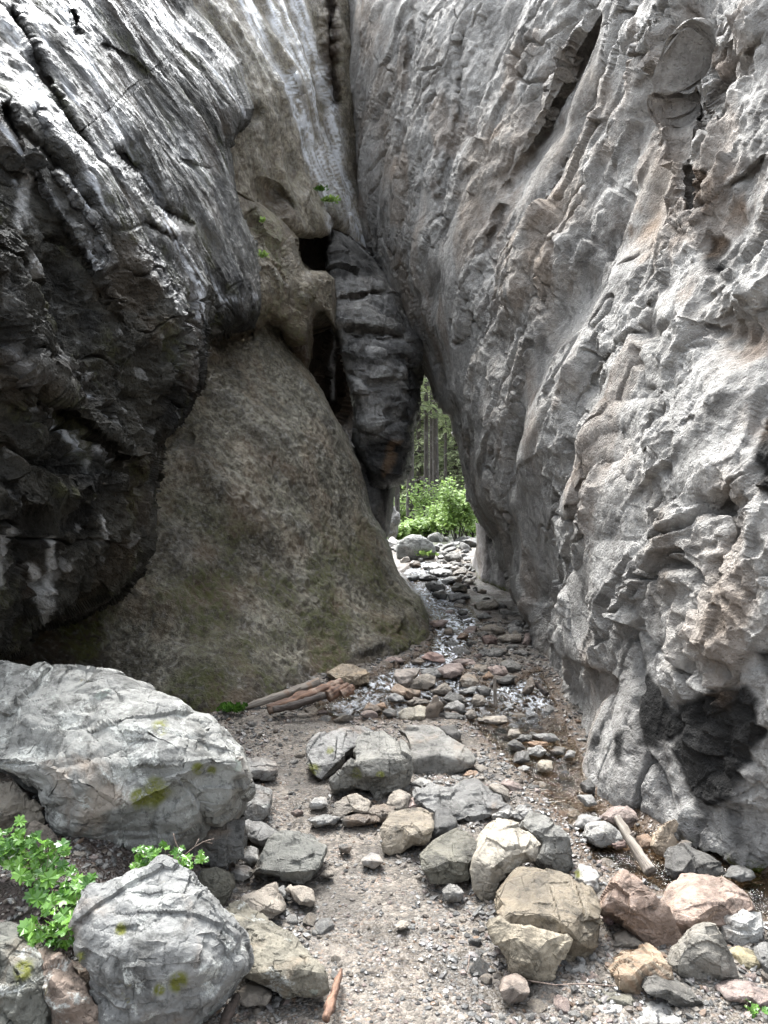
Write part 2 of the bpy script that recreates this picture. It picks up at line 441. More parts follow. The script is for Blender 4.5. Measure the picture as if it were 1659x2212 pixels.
def stains_right(P, px, py):
    s = np.zeros(len(px))
    for poly in ([(1395,1460),(1420,1445),(1440,1500),(1455,1560),(1440,1620),(1405,1610),(1400,1530)], [(1465,1530),(1545,1495),(1610,1490),(1655,1570),(1620,1625),(1605,1715),(1550,1735),(1500,1705),(1465,1620)],
                 [(1350,1590),(1378,1585),(1380,1640),(1365,1665),(1345,1640)], [(1620,1420),(1700,1410),(1720,1480),(1650,1480),(1620,1450)], [(1635,880),(1700,850),(1700,1090),(1640,1060),(1625,960)],
                 [(1528,500),(1565,510),(1560,585),(1530,590)], [(1495,360),(1530,370),(1520,440),(1498,440)], [(1425,1545),(1500,1540),(1500,1590),(1430,1610)]):
        s = np.maximum(s, poly_mask(P, px, py, poly, 9, 16))
    seep = .24*smooth01(.12, .45, fbm(P*np.array([3.2,3.2,.35]), 4, 68))*smooth01(-.1, .25, perlin(P*.6, 69))
    drip = smooth01(.05, .35, perlin(P*np.array([7,7,.8]), 61))*smooth01(1560, 1660, py)*smooth01(1320, 1420, px)*.5
    # thin dark lichen freckles and seep lines
    fr = smooth01(.32, .55, fbm(P*5, 4, 66))*.45*smooth01(-.1, .3, perlin(P*.8, 67))
    s = np.maximum(np.maximum(np.maximum(s*.96, drip), fr), seep)
    pale = np.maximum(.35*poly_mask(P, px, py, [(1590,1440),(1640,1430),(1720,1440),(1720,1490),(1640,1490),(1590,1480)], 10, 12), .55*poly_mask(P, px, py, [(1455,30),(1520,60),(1500,105),(1460,100)], 10, 10))
    pale = np.maximum(pale, .7*poly_mask(P, px, py, [(1580,600),(1610,560),(1625,640),(1590,650)], 8, 10))
    tan = np.zeros(len(px))
    for cx, cy, r, a in ((1360,480,50,.6),(1310,250,45,.4),(1580,430,70,.7),(1620,740,60,.6),(1500,640,40,.5),(1540,130,60,.5),(1330,330,45,.4),(1090,300,40,.35),(1590,1050,50,.35),(1130,640,50,.35),(1330,1000,60,.3),(1100,540,40,.3)):
        tan = np.maximum(tan, a*np.exp(-((px-cx)**2+(py-cy)**2)/r**2)*smooth01(-.35, .35, fbm(P*4, 3, 71)))
    tan = np.maximum(tan, .30*smooth01(.15, .5, fbm(P*np.array([1.3,1.3,.8])+9, 5, 72)))
    moss = poly_mask(P, px, py, [(1480,1800),(1530,1830),(1600,1850),(1700,1870),(1700,1920),(1500,1850)], 10, 14)
    return {'stain': s, 'pale': pale, 'tan': tan, 'moss': moss, 'wet': np.zeros(len(px))}
right = relief('canyon_cliff', R1, C1, disp_right, MR, 2.2, .9, 90, 3.0, FR, stains_right, (-.2,-.2,-.95), xseg=[(655,1000,1.5),(1000,1260,1.1),(1260,1460,1.8),(1460,1700,2.2),(1700,2285,6)], relax=1)
tag(right, 'pale grey pitted limestone cliff overhanging the stream, black water stains near its foot', 'cliff')

# left: dark dripping buttress with the wet sheen
def disp_dark(P, px, py):
    Fl = flow_coords(P, (.5, .5, -.75))
    S = Fl*np.array([.45, 1.6, 1.6])
    low = smooth01(380, 640, py-.55*px+110)          # broken rock low on the left, smoother slab higher up
    warp = np.stack([perlin(P*1.5, 131), perlin(P*1.5+5, 132), perlin(P*1.5+9, 133)], 1)
    w2 = np.stack([perlin(P*5, 134), perlin(P*5+5, 135), perlin(P*5+9, 136)], 1)
    B = P*np.array([1,1,1.7])
    h = .13*fbm(S*.7, 3, 101)+.05*np.abs(perlin(S*1.5+.25*warp, 103))*(1-low)
    h += low*(.09*cells(B*1.5+.6*warp, 104, .8, 1.8)+.035*cells(B*4+.7*warp+.2*w2, 105, .8, 2.0)-.018*cells(B*11+.8*w2, 106, .8, 2.0)+.02*ridged(B*5, 4, 107, .6)-.007*cells(P*30+w2, 112, .8, 2.0))
    h += (1-low)*(.028*perlin(Fl*np.array([1.0, 5, 5])+.3*warp, 108)+.012*fbm(Fl*np.array([3, 11, 11]), 3, 109)-.005*cells(Fl*np.array([6,17,17])+.5*w2, 111, 1.2, 1.2))
    h += (.004+.008*low)*fbm(P*17, 3, 110)+(1-low)*(.0075*perlin(Fl*np.array([9,34,34])+.4*w2, 114)+.010*np.abs(perlin(Fl*np.array([4,15,15])+.5*w2, 115)))
    v, ck = facets(B*1.2+.8*warp, 113); h -= .07*np.exp(-(ck/.04)**2)*low
    return h, np.zeros(len(h))
L1 = [(-500,-90),(180,-70),(400,-80),(420,10),(465,60),(520,135),(528,175),(548,234),(540,262),(512,290),(496,320),(507,410),(525,470),(550,520),(556,560),(560,604),(557,674),(547,706),(520,716),(452,728),
      (441,764),(440,824),(420,864),(385,919),(352,949),(345,984),(326,1044),(320,1106),(320,1186),(300,1236),(260,1291),(215,1311),(160,1341),(100,1356),(66,1361),(64,1406),(0,1430),(-70,1600),(-130,1800),(-500,2150)]
C1L = [(-500,-300,4.6),(-500,400,2.9),(-500,1500,2.7),(-500,2150,2.5),(-130,1800,3.2),(0,-300,6.6),(0,0,5.1),(0,400,3.75),(0,800,3.5),(0,1100,3.3),(0,1430,3.55),(250,-300,8.2),(250,0,6.6),(250,400,5.1),(250,800,4.55),(250,1050,4.3),(200,1300,4.4),(60,1380,3.9),
       (420,0,8.5),(380,-300,9.6),(520,150,8.4),(500,320,7.7),(400,400,6.3),(440,800,5.6),(330,1000,5.0),(320,1150,4.9),(550,520,7.4),(560,640,7.1),(450,650,6.2),(500,700,6.7)]
FL1 = [ledge([(390,920),(420,850),(438,800),(437,750)], -.5, 40, 0, 6), blob(410,850,22,60,15,-.5), blob(425,760,10,30,0,-.3),
       # big dark diagonal clefts between the wet bands
       ledge([(235,320),(270,360),(300,390),(330,440),(360,470),(415,495)], .20, 60, 26, 4, -.22), crack([(235,320),(290,385),(330,440),(360,470),(420,495)], .22, 13),
       crack([(60,230),(110,330),(150,390),(200,470)], .2, 10), crack([(10,10),(60,90),(100,180),(160,290),(190,330)], .2, 10),crack([(0,220),(40,280),(90,330),(130,380)], .22, 14),
       crack([(215,95),(250,110),(290,130),(320,165)], .09, 6), crack([(390,345),(420,358),(450,370)], .07, 5), crack([(150,20),(165,60),(170,80)], .16, 8), crack([(305,475),(340,500),(380,520)], .10, 7),
       # front band, then the fold with the dark undercut
       ledge([(0,215),(60,330),(120,450),(190,560),(240,650),(280,730)], -.16, 120, 70, 6, .12),
       ledge([(0,330),(60,380),(95,350),(150,420),(210,500),(240,570)], -.20, 130, 0, 5),
       ledge([(370,640),(380,720),(390,770),(375,830),(355,900)], .14, 35, 35, 5, -.14),
       ledge([(0,760),(60,805),(130,855),(200,915),(260,965),(325,1040)], -.22, 70, 60, 6, .10), ledge([(0,960),(80,1010),(150,1030),(240,1010),(320,1050)], .16, 60, 50, 6, -.10),
       ledge([(0,880),(50,850),(65,800),(30,740)], -.16, 60, 0, 5), blob(120,660,70,90,-30,-.16), blob(220,720,60,80,-30,.12), blob(130,1120,120,40,-10,-.14), blob(280,1180,40,60,0,.14), blob(90,1230,60,70,0,-.08), blob(300,600,50,90,-30,.08)]
def stain_shade_dark(P, px, py):
    lines = [([(0,30),(45,110),(100,220),(160,340),(220,480)],26,1),([(0,110),(50,200),(110,320),(170,440),(230,560)],20,1),([(40,0),(90,70),(120,150),(180,250),(230,330)],13,1),
             ([(0,270),(50,330),(110,430),(170,510),(215,580)],15,.9),([(130,0),(165,90),(200,180),(260,300),(330,430),(400,560),(430,680)],34,1),([(180,0),(260,130),(330,240),(420,350),(500,460),(550,560)],44,.95),
             ([(200,350),(290,480),(360,600),(400,700),(410,780)],38,1),([(330,0),(410,80),(480,170),(530,250)],26,.8),([(270,330),(360,430),(460,500),(540,600)],40,.9),([(420,560),(480,650),(545,640)],26,.6),
             ([(0,760),(40,800),(60,850)],26,.9),([(60,880),(130,905),(190,960),(250,990)],17,.8),([(100,790),(190,830),(260,900)],14,.55),([(30,390),(60,450),(80,500)],10,.5)]
    w = lines_mask(P, px, py, lines, 9)
    fl = flow_coords(P, (.5,.5,-.75))
    w = w*smooth01(-.35, .2, fbm(fl*np.array([.9, 7, 7]), 4, 141)+.12)
    w = w*(1-.8*poly_mask(P, px, py, [(215,40),(330,70),(470,130),(530,250),(470,330),(400,290),(300,225),(240,150)], 30, 20))*(1-.75*poly_mask(P, px, py, [(390,470),(500,600),(540,700),(460,720),(430,620)], 20, 16))
    pale = .0*w
    for pts, wd in (([(55,380),(50,460),(42,540),(40,600)],11), ([(18,1150),(8,1220),(0,1250)],16), ([(128,1165),(125,1200),(112,1245),(105,1290),(98,1340)],9), ([(85,1235),(92,1290),(95,1340)],8), ([(240,1120),(245,1180)],6)):
        d, _, _, _, _ = seg_dist(px+6*perlin(P*5, 44), py, pts); pale = np.maximum(pale, .75*np.exp(-(d/wd)**4))
    pale = np.maximum(pale, .3*smooth01(.40, .6, fbm(P*7, 4, 146))*smooth01(500, 800, py))
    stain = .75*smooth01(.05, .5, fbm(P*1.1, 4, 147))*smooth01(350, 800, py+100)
    stain = np.maximum(stain, .9*poly_mask(P, px, py, [(400,780),(450,780),(445,860),(400,920),(360,960),(350,900),(380,840)], 14, 10))  # shade of the cave below the lip, painted black
    foam_glint = .75*lines_mask(P, px, py, [(a, c*.28, e) for a, c, e in lines if c < 35], 9)*smooth01(-.1, .25, fbm(fl*np.array([1.5,16,16]), 3, 143))  # glare and thin white water painted along the wet streaks
    up = 1-smooth01(380, 640, py-.55*px+110)
    w = np.maximum(w*1.15, .42*up*smooth01(-.3, .3, fbm(fl*np.array([.8, 5, 5]), 4, 144)))
    return {'wet': np.clip(w, 0, 1), 'foam_glint': foam_glint, 'pale': pale, 'stain': stain, 'tan': .08*smooth01(.1, .5, fbm(P*1.6, 3, 148)), 'moss': .25*smooth01(.2, .5, fbm(P*2.2, 3, 149))}
dark = relief('rock_buttress', L1, C1L, disp_dark, ML, 2.2, .7, 60, 1.6, FL1, stain_shade_dark, (.5,.5,-.75), xseg=[(-530,-60,7),(-60,250,2.0),(250,600,1.5)], relax=0)
tag(dark, 'dark wet rock buttress with glossy water streaks above a broken overhanging foot', 'rock face')

# the smooth mossy slab below it
SLAB_WET = [([(445,830),(520,880),(600,930),(690,970)],26,1),([(390,960),(450,1010),(500,1060),(560,1110)],26,.95),([(370,985),(400,1060)],22,.7),([(330,1100),(370,1140),(400,1200)],30,.9),([(600,1110),(680,1150),(750,1180)],24,.8),([(610,1240),(660,1255)],12,.9),([(225,1310),(290,1270),(350,1290)],28,.9),([(220,1330),(240,1380)],12,.9),([(550,740),(600,770),(640,810),(680,870),(720,920)],16,.8),([(500,800),(580,860),(640,900)],20,.7),([(420,900),(500,960),(560,1000)],16,.6)]
def disp_slab(P, px, py):
    Fl = flow_coords(P, (.5, .35, -.8))
    h = .08*fbm(P*.55, 2, 201)+.03*np.abs(perlin(Fl*np.array([1.2,3,3])+.3*perlin(P*2,209)[:,None], 210))+.045*perlin(Fl*np.array([.5, 2.2, 2.2]), 202)
    h += .026*fbm(P*5, 3, 203)+.017*fbm(P*17, 3, 204)-.010*cells(Fl*np.array([9,16,16])+.5*perlin(P*7,207)[:,None], 208, 1.3, 1.4)
    v, c = facets(P*7, 205); h += .010*v
    wl = lines_mask(P, px, py, SLAB_WET, 12)
    h += wl*(.042*perlin(P*np.array([11,11,13]), 211)+.020*perlin(P*25, 212)+.02)
    low = smooth01(1230, 1380, py)*smooth01(600, 850, px); v2, _ = facets(P*np.array([2,2,4]), 206); h += .06*v2*low
    return h, np.zeros(len(px))
L2 = [(470,620),(520,640),(556,672),(580,676),(606,686),(621,719),(645,764),(665,799),(695,844),(720,894),(750,944),(775,999),(790,1050),(803,1108),(829,1148),(842,1180),(847,1206),(860,1235),(884,1270),
      (911,1296),(924,1325),(932,1355),(937,1380),(930,1400),(880,1425),(806,1455),(700,1490),(520,1565),(400,1640),(100,1660),(-200,1640),(-200,1150),(150,1000),(300,760)]
C2 = [(520,1531,None),(700,1461,None),(806,1441,None),(936,1378,None),(842,1180,9.8),(795,1049,10.0),(720,894,9.8),(620,719,9.8),(556,676,9.4),(450,800,8.3),(400,1000,7.4),(330,1200,6.7),(300,1420,6.2),(600,1200,7.7),(640,1000,8.5),
      (100,1400,5.9),(700,1300,7.7),(480,1400,6.4),(150,1100,6.6),(860,1300,8.8),(780,1330,8.0),(300,760,7.6),(400,1600,5.6),(0,1600,5.0)]
FS = [blob(500,1050,60,200,-35,.20), blob(650,1130,45,150,-38,.17), blob(560,930,40,120,-40,.12), blob(600,1020,30,150,-38,-.10), blob(760,1240,60,40,-20,.08), blob(350,1300,70,50,-20,.12), blob(240,1380,60,50,0,-.12),
      ledge([(452,742),(480,728),(525,722),(552,712)], -.35, 14, 0, 4), ledge([(520,735),(532,715),(540,730),(536,760)], .10, 20, 0, 3), ledge([(880,1290),(905,1320),(915,1350),(900,1380)], -.12, 25, 0, 5),
      blob(860,1330,40,26,20,.10), blob(820,1370,60,18,-10,-.08), crack([(352,965),(380,950),(420,940)], .10, 12)]
def stains_slab(P, px, py):
    lines = [([(445,830),(520,880),(600,930),(690,970)],26,1),([(390,960),(450,1010),(500,1060),(560,1110)],26,.95),([(370,985),(400,1060)],22,.7),([(330,1100),(370,1140),(400,1200)],30,.9),([(600,1110),(680,1150),(750,1180)],22,.7),
             ([(610,1240),(660,1255)],11,.9),([(225,1310),(290,1270),(350,1290)],28,.9),([(220,1330),(240,1380)],12,.9),([(550,740),(600,770),(640,810),(680,870),(720,920)],16,.8),([(440,1260),(500,1300)],16,.5),
             ([(330,1185),(380,1215)],14,.5)]
    fl = flow_coords(P, (.5,.35,-.8))
    w = lines_mask(P, px, py, SLAB_WET, 12)*smooth01(-.5, .1, fbm(fl*np.array([1, 6, 6]), 4, 241)+.15)
    d, _, _, _, _ = seg_dist(px, py, [(480,1551),(520,1531),(700,1461),(806,1441),(936,1378)])
    stain = .75*smooth01(90, 10, d+25*fbm(P*3, 3, 242))  # darker towards the foot line
    stain = np.maximum(stain, .45*smooth01(0, .45, fbm(fl*np.array([.5, 1.6, 1.6]), 4, 243)))
    stain = np.maximum(stain, .85*poly_mask(P, px, py, [(-200,1200),(330,960),(330,1180),(300,1240),(215,1320),(230,1400),(260,1500),(-200,1660)], 16, 10))  # darker behind the edge of the buttress
    return {'wet': w, 'stain': stain, 'moss': .75*smooth01(-.15, .3, fbm(P*1.5, 4, 244))*smooth01(1000, 1250, py), 'tan': .12+.2*smooth01(0, .4, fbm(P*1.8, 3, 245)), 'pale': .35*smooth01(.25, .5, fbm(P*24, 3, 246))}
slab = relief('sloping_rock', L2, C2, disp_slab, MS, 2.3, .4, 36, 2.5, FS, stains_slab, (.5,.35,-.8), relax=1)
tag(slab, 'smooth olive brown rock slab sloping down to the stream beside the driftwood pile', 'rock face')

# bulging shoulder above the slab
L3 = [(470,395),(507,405),(530,425),(559,436),(590,462),(622,488),(640,514),(645,545),(657,587),(672,588),(700,590),(721,604),(728,650),(728,715),(712,695),(700,668),(682,668),(676,691),(673,730),(672,775),(662,800),(640,770),(620,735),(604,706),(575,702),(550,720),(470,720),(440,560)]
C3 = [(470,400,8.6),(559,436,9.0),(640,514,9.6),(703,650,10.1),(722,640,10.5),(672,775,10.0),(600,706,9.1),(550,715,9.0),(470,720,8.6),(560,560,8.7),(620,600,9.0),(520,480,8.7),(640,690,9.3)]
def disp_shoulder(P, px, py):
    h, c = disp_slab(P, px, py); v, c1 = facets(P*1.6, 301); v2, c2 = facets(P*5, 302)
    return h*.6+.05*v+.02*v2+.09*cells(P*1.7, 303, .8, 1.8)+.03*cells(P*5, 304, .8, 2.0), np.zeros(len(px))
def stain_shade_shoulder(P, px, py):
    w = lines_mask(P, px, py, [([(566,470),(570,560),(590,640)],10,.4),([(600,590),(650,640),(690,665)],14,.9),([(630,520),(670,600),(700,650)],10,.8),([(560,600),(590,640)],10,.6)], 8)
    return {'wet': w, 'stain': np.maximum(.5*smooth01(.1, .5, fbm(P*1.6, 3, 311)), .85*poly_mask(P, px, py, [(590,700),(640,715),(680,690),(690,780),(660,810),(620,750)], 12, 8)), 'moss': .5*smooth01(0, .4, fbm(P*2, 3, 312)), 'tan': np.full(len(px), .3), 'pale': .25*smooth01(.2, .5, fbm(P*20, 3, 313))}  # shade under the ledge painted dark, besides scattered stains
shoulder = relief('rock_shoulder', L3, C3, disp_shoulder, MS, 3.0, .4, 34, 2.0, [crack([(556,440),(560,500),(566,560)], .10, 7), ledge([(575,702),(604,706),(640,765)], .1, 30, 0, 4)], stain_shade_shoulder, (.5,.4,-.75), relax=0)
tag(shoulder, 'tan bulging rock shoulder jutting out above the smooth slab beside the black cleft', 'rock face')

# high slab with the white water streaks
L4 = [(300,-80),(560,-60),(760,-80),(760,0),(790,300),(830,560),(800,556),(770,528),(742,508),(716,490),(708,505),(680,514),(640,514),(615,492),(560,450),(500,420),(440,380),(380,100)]
C4 = [(300,-300,9.0),(420,0,9.0),(500,300,8.9),(560,440,9.4),(640,500,10.2),(600,200,10.0),(560,0,10.4),(680,200,11.6),(700,0,12.8),(740,300,12.9),(716,480,11.6),(800,550,13.6),(770,500,13.0),(760,-330,14.5),(500,-300,10.6)]
def disp_high(P, px, py):
    Fl = flow_coords(P, (.45, .45, -.77))
    h = .12*fbm(Fl*np.array([.35, 1.1, 1.1]), 3, 401)+.05*perlin(Fl*np.array([.6, 4, 4]), 402)+.02*fbm(P*5, 3, 403)+.015*fbm(P*15, 2, 404)
    v, c = facets(P*1.5, 405); m = smooth01(340, 480, py); h += (.03+.10*m)*v
    return h, np.zeros(len(px))
def stain_shade_high(P, px, py):
    lines = [([(540,0),(575,90),(610,160),(640,230),(680,330),(740,430),(775,480)],11,1),([(580,0),(610,70),(660,180),(700,330),(760,450)],8,1),([(605,0),(650,120),(680,230),(720,340),(775,470)],11,1),([(640,0),(680,110),(720,240),(745,380),(770,460)],13,1),
             ([(520,0),(565,90),(600,150),(630,200)],6,.9),([(625,160),(640,260),(660,340),(710,430)],13,1),([(680,330),(740,420),(790,520)],30,1),([(545,250),(600,330),(650,420),(700,470)],12,.8),([(560,320),(590,400)],8,.6),([(700,440),(706,480),(712,520)],7,1),([(430,0),(480,80),(530,180)],18,.5),
             ([(600,380),(660,440)],12,.6)]
    w = lines_mask(P, px, py, lines, 6)
    return {'wet': np.clip(w*1.1, 0, 1), 'stain': np.maximum(np.maximum(.35*smooth01(.1, .5, fbm(P*1.4, 3, 411)), .95*poly_mask(P, px, py, [(692,-100),(730,-100),(735,240),(716,240),(700,120)], 5, 6)), .7*poly_mask(P, px, py, [(560,395),(600,410),(640,450),(620,470),(580,440)], 10, 8)), 'pale': .3*smooth01(.2, .5, fbm(P*18, 3, 412)), 'foam_glint': np.maximum(0, np.clip(lines_mask(P, px, py, [(a, c*.75, e) for a, c, e in lines if c > 5 and e > .85], 6)*smooth01(-.35, .1, fbm(flow_coords(P, (.45,.45,-.77))*np.array([1.5,14,14]), 3, 414)), 0, 1)), 'tan': np.full(len(px), .25), 'moss': .2*smooth01(.1, .5, fbm(P*2, 3, 413))}  # cleft shade painted black; white threads carry water and painted glare
high = relief('streaked_rock', L4, C4, disp_high, MS, 3.0, .3, 24, 2.0, [blob(590,420,28,20,30,-.35), blob(545,250,24,14,-30,-.25), crack([(716,490),(708,440),(690,400)], .12, 6), crack([(560,390),(600,410),(640,460)], .15, 8), crack([(708,-90),(708,60),(714,150),(722,250)], 1.1, 13), crack([(620,150),(636,210),(630,260)], .15, 6)], stain_shade_high, (.45,.45,-.77))
tag(high, 'high brown rock slab at the top centre, striped with white threads of falling water', 'rock face')

# black cleft between the shoulder and the layered block
L5 = [(600,480),(720,490),(745,505),(800,545),(860,640),(800,800),(800,1010),(770,1000),(700,900),(640,820),(600,700)]
C5 = [(600,480,11.4),(720,495,11.9),(800,550,13.0),(720,600,12.4),(700,700,12.2),(700,900,12.6),(790,1000,12.6),(640,800,11.9),(800,800,12.8),(760,760,13.0)]
def disp_cleft(P, px, py):
    v, c = facets(P*1.3, 501); v2, _ = facets(P*4, 502)
    return .15*v+.04*v2+.03*fbm(P*6, 3, 503), np.zeros(len(px))
def stain_shade_cleft(P, px, py):
    w = lines_mask(P, px, py, [([(712,490),(722,540),(716,580),(706,600),(730,620)],5,1),([(716,700),(712,780),(720,860)],5,.5)], 4)
    return {'wet': np.maximum(w, .35), 'foam_glint': w, 'stain': .9*smooth01(480, 520, py)*(1-.7*poly_mask(P, px, py, [(675,590),(730,600),(726,720),(680,660)], 8, 8)), 'pale': .8*w*0+.0, 'tan': np.full(len(px), .1), 'moss': np.zeros(len(px))}  # cleft shade painted near black over the dark wet rock
cleft = relief('cleft_rock', L5, C5, disp_cleft, ML, 3.5, .2, 20, 2.0, [ledge([(680,600),(725,690),(735,760)], .3, 40, 0, 4), blob(720,850,40,120,0,-.9), blob(690,545,40,30,0,-.6)], stain_shade_cleft, (0,.1,-1), relax=0)
tag(cleft, 'black shadowed rock in the cleft between tan shoulder and layered grey block', 'rock face')

# layered block hanging above the canyon mouth
RB = [(708,600),(706,540),(718,496),(741,505),(800,550),(860,640),(930,780),(911,790),(907,833),(905,879),(901,915),(893,933),(889,966),(885,1014),(875,1036),(861,1048),(841,1054),(815,1052),(799,1044),(778,1000),(764,950),(766,900),(757,840),(740,780),(728,730),(718,690)]
CB = [(712,560,11.2),(800,550,11.8),(860,640,11.6),(742,780,10.9),(764,950,11.0),(799,1044,11.1),(880,800,11.2),(880,1000,11.2),(840,700,11.1),(820,900,10.7),(907,800,12.2),(930,780,12.6)]
def disp_block(P, px, py):
    B = P*np.array([1.2, 1.2, 3.2]); B[:,2] += .25*P[:,0]+.3*perlin(P*.8, 607)
    v, c = facets(B*.8, 601); v2, c2 = facets(P*np.array([3,3,6]), 602); v3, _ = facets(P*np.array([9,9,16]), 603)
    lay = perlin(np.stack([P[:,0]*.4, P[:,1]*.4, P[:,2]*3.1+.5*P[:,0]], 1), 604)
    return .09*v+.06*cells(B*1.6, 608, .8, 1.8)+.04*cells(P*np.array([3.5,3.5,6]), 609, .8, 2.0)-.02*cells(P*np.array([9,9,14]), 610, .8, 2.0)+.05*lay+.05*cells(P*np.array([1.2,1.2,2.6])+.3, 613, .8, 2.0)+.012*fbm(P*9, 3, 605), np.exp(-(c/.05)**2)
def stain_shade_block(P, px, py):
    s = .5*smooth01(.1, .4, fbm(P*np.array([1.2,1.2,2.2]), 4, 611))
    s = np.maximum(s, .85*poly_mask(P, px, py, [(885,780),(915,785),(910,880),(895,960),(890,1040),(840,1060),(780,1040),(770,990),(800,960),(860,940),(880,900)], 10, 8))  # shaded right side and underside of the block, painted dark
    s = np.maximum(s, .8*poly_mask(P, px, py, [(700,480),(800,545),(820,585),(780,600),(700,600)], 10, 8))  # shade beneath the high slab, painted on the block's top
    return {'stain': s, 'wet': np.full(len(px), .3), 'pale': .4*smooth01(.0, .3, fbm(P*3, 3, 612))*(1-s), 'tan': .7*poly_mask(P, px, py, [(845,950),(862,950),(850,1000),(825,1035),(822,1015)], 6, 5), 'moss': np.zeros(len(px))}
blockr = relief('layered_rock', RB, CB, disp_block, MF, 2.5, .45, 26, 2.2, [crack([(728,645),(780,640),(835,625)], .25, 5), crack([(735,712),(800,716),(880,728)], .35, 7), ledge([(735,722),(800,726),(890,735)], -.2, 30, 0, 3), crack([(745,800),(800,830),(880,820)], .16, 5), crack([(760,925),(820,925),(880,905)], .2, 6), ledge([(886,760),(886,860),(880,920)], -.35, 50, 0, 3)], stain_shade_block, (0,.1,-1), relax=0)
tag(blockr, 'layered grey rock block hanging over the canyon mouth left of the forest gap', 'rock face')

PC = [(745,950),(800,1000),(860,1030),(846,1110),(838,1160),(815,1165),(785,1115),(758,1050)]
CPc = [(745,950,11.4),(780,1020,11.8),(860,1030,12.0),(836,1150,12.2),(806,1100,11.7),(815,1060,11.6)]
def plain_st(P, px, py): return {'stain': .8*smooth01(816, 826, px-(py-1060)*.2), 'wet': np.full(len(px), .1), 'pale': np.zeros(len(px)), 'tan': np.zeros(len(px)), 'moss': np.zeros(len(px))}  # darker right of a slanting line
col = relief('rock_pinnacle', PC, CPc, lambda P, a, b: (.5*disp_cleft(P, a, b)[0], np.zeros(len(a))), MF, 2.5, .3, 14, 1.0, (), plain_st, (0,.1,-1))
tag(col, 'small grey rock column tucked under the layered block beside the slab edge', 'rock face')

FP = [(1028,1130),(1080,1130),(1130,1180),(1170,1330),(1110,1300),(1067,1275),(1032,1256),(1015,1232),(1022,1206),(1032,1175)]
CF = [(1028,1130,12.6),(1015,1230,None),(1032,1254,None),(1067,1270,None),(1106,1285,None),(1170,1330,11.2),(1130,1180,12.4),(1060,1200,12.1)]
def disp_far(P, px, py): return .08*fbm(P*1.3, 3, 701)+.05*perlin(P*np.array([4,4,1.2]), 702)+.02*fbm(P*8, 3, 703), np.zeros(len(px))
def far_st(P, px, py):
    d, _, _, _, _ = seg_dist(px, py, [(1015,1228),(1032,1250),(1067,1268),(1106,1282)])
    return {'stain': .75*smooth01(.0, .4, perlin(P*np.array([3,3,.7]), 711)), 'wet': np.zeros(len(px)), 'pale': .3*smooth01(0, .4, perlin(P*np.array([5,5,.8]), 712)), 'tan': np.zeros(len(px)), 'moss': smooth01(10, 2, d)}
farslab = relief('far_rock_face', FP, CF, disp_far, MP, 2.5, .35, 24, 1.5, (), far_st, (0,.1,-1))
tag(farslab, 'pale streaked rock face at the far end of the stream, beside the bright green bush', 'rock face')
# ------------------------------------------------------------------ ground, stream
def gpt(px, py): 
    d = gdist(px, py); return ((px-CX)/F*d, d)
WPX = [(895,1212),(950,1212),(1000,1250),(1010,1300),(1040,1340),(1020,1400),(1000,1425),(1010,1460),(1060,1480),(1110,1470),(1165,1440),(1185,1480),(1240,1600),(1275,1665),(1305,1710),(1350,1745),(1420,1790),(1500,1815),(1580,1850),
       (1680,1885),(1900,1990),(1900,2100),(1659,1985),(1560,1955),(1500,1945),(1400,1915),(1330,1880),(1280,1850),(1250,1800),(1200,1760),(1150,1700),(1110,1650),(1060,1600),(1010,1560),(960,1545),(860,1555),(780,1550),
       (700,1545),(690,1520),(740,1500),(800,1460),(830,1445),(880,1425),(925,1400),(935,1370),(915,1310),(890,1270),(865,1235)]
WXY = [gpt(*p) for p in WPX]
PATH = [gpt(*p) for p in [(760,2212),(800,2000),(760,1860),(660,1720),(620,1620),(700,1540)]]
def gz(x, y):
    """height of the gravel ground"""
    x = np.asarray(x, float); y = np.asarray(y, float); sh = x.shape; x = x.ravel(); y = y.ravel()
    z = ground_base(y)
    near = (y > 0) & (y < 18) & (np.abs(x) < 6)
    xs, ys = x[near], y[near]
    d, _, _, _, _ = seg_dist(xs, ys, WXY, True)
    ins = inside_poly(xs, ys, WXY)
    dep = np.where(ins, .075*smooth01(0, .22, d), 0)
    P = np.stack([xs, ys, 0*xs], 1)
    n = .030*fbm(P*1.3, 3, 801)+.016*fbm(P*5, 3, 802)+.008*fbm(P*17, 2, 803)
    dp, _, _, _, _ = seg_dist(xs, ys, PATH)
    n = n*(.35+.65*smooth01(.1, .45, dp))+.03*smooth01(.25, .8, dp)*(1-ins)
    bank = .32*smooth01(-.62, -1.15, xs)*smooth01(4.6, 3.2, ys)*smooth01(2.25, 2.5, ys)-.02
    z[near] += n-dep+bank
    far = y > 17; Pf = np.stack([x[far]*.2, y[far]*.2, 0*x[far]], 1); z[far] += .5*fbm(Pf, 3, 804)*smooth01(17, 30, y[far])
    return z.reshape(sh)
def gz1(x, y): return float(gz(np.array([x]), np.array([y]))[0])

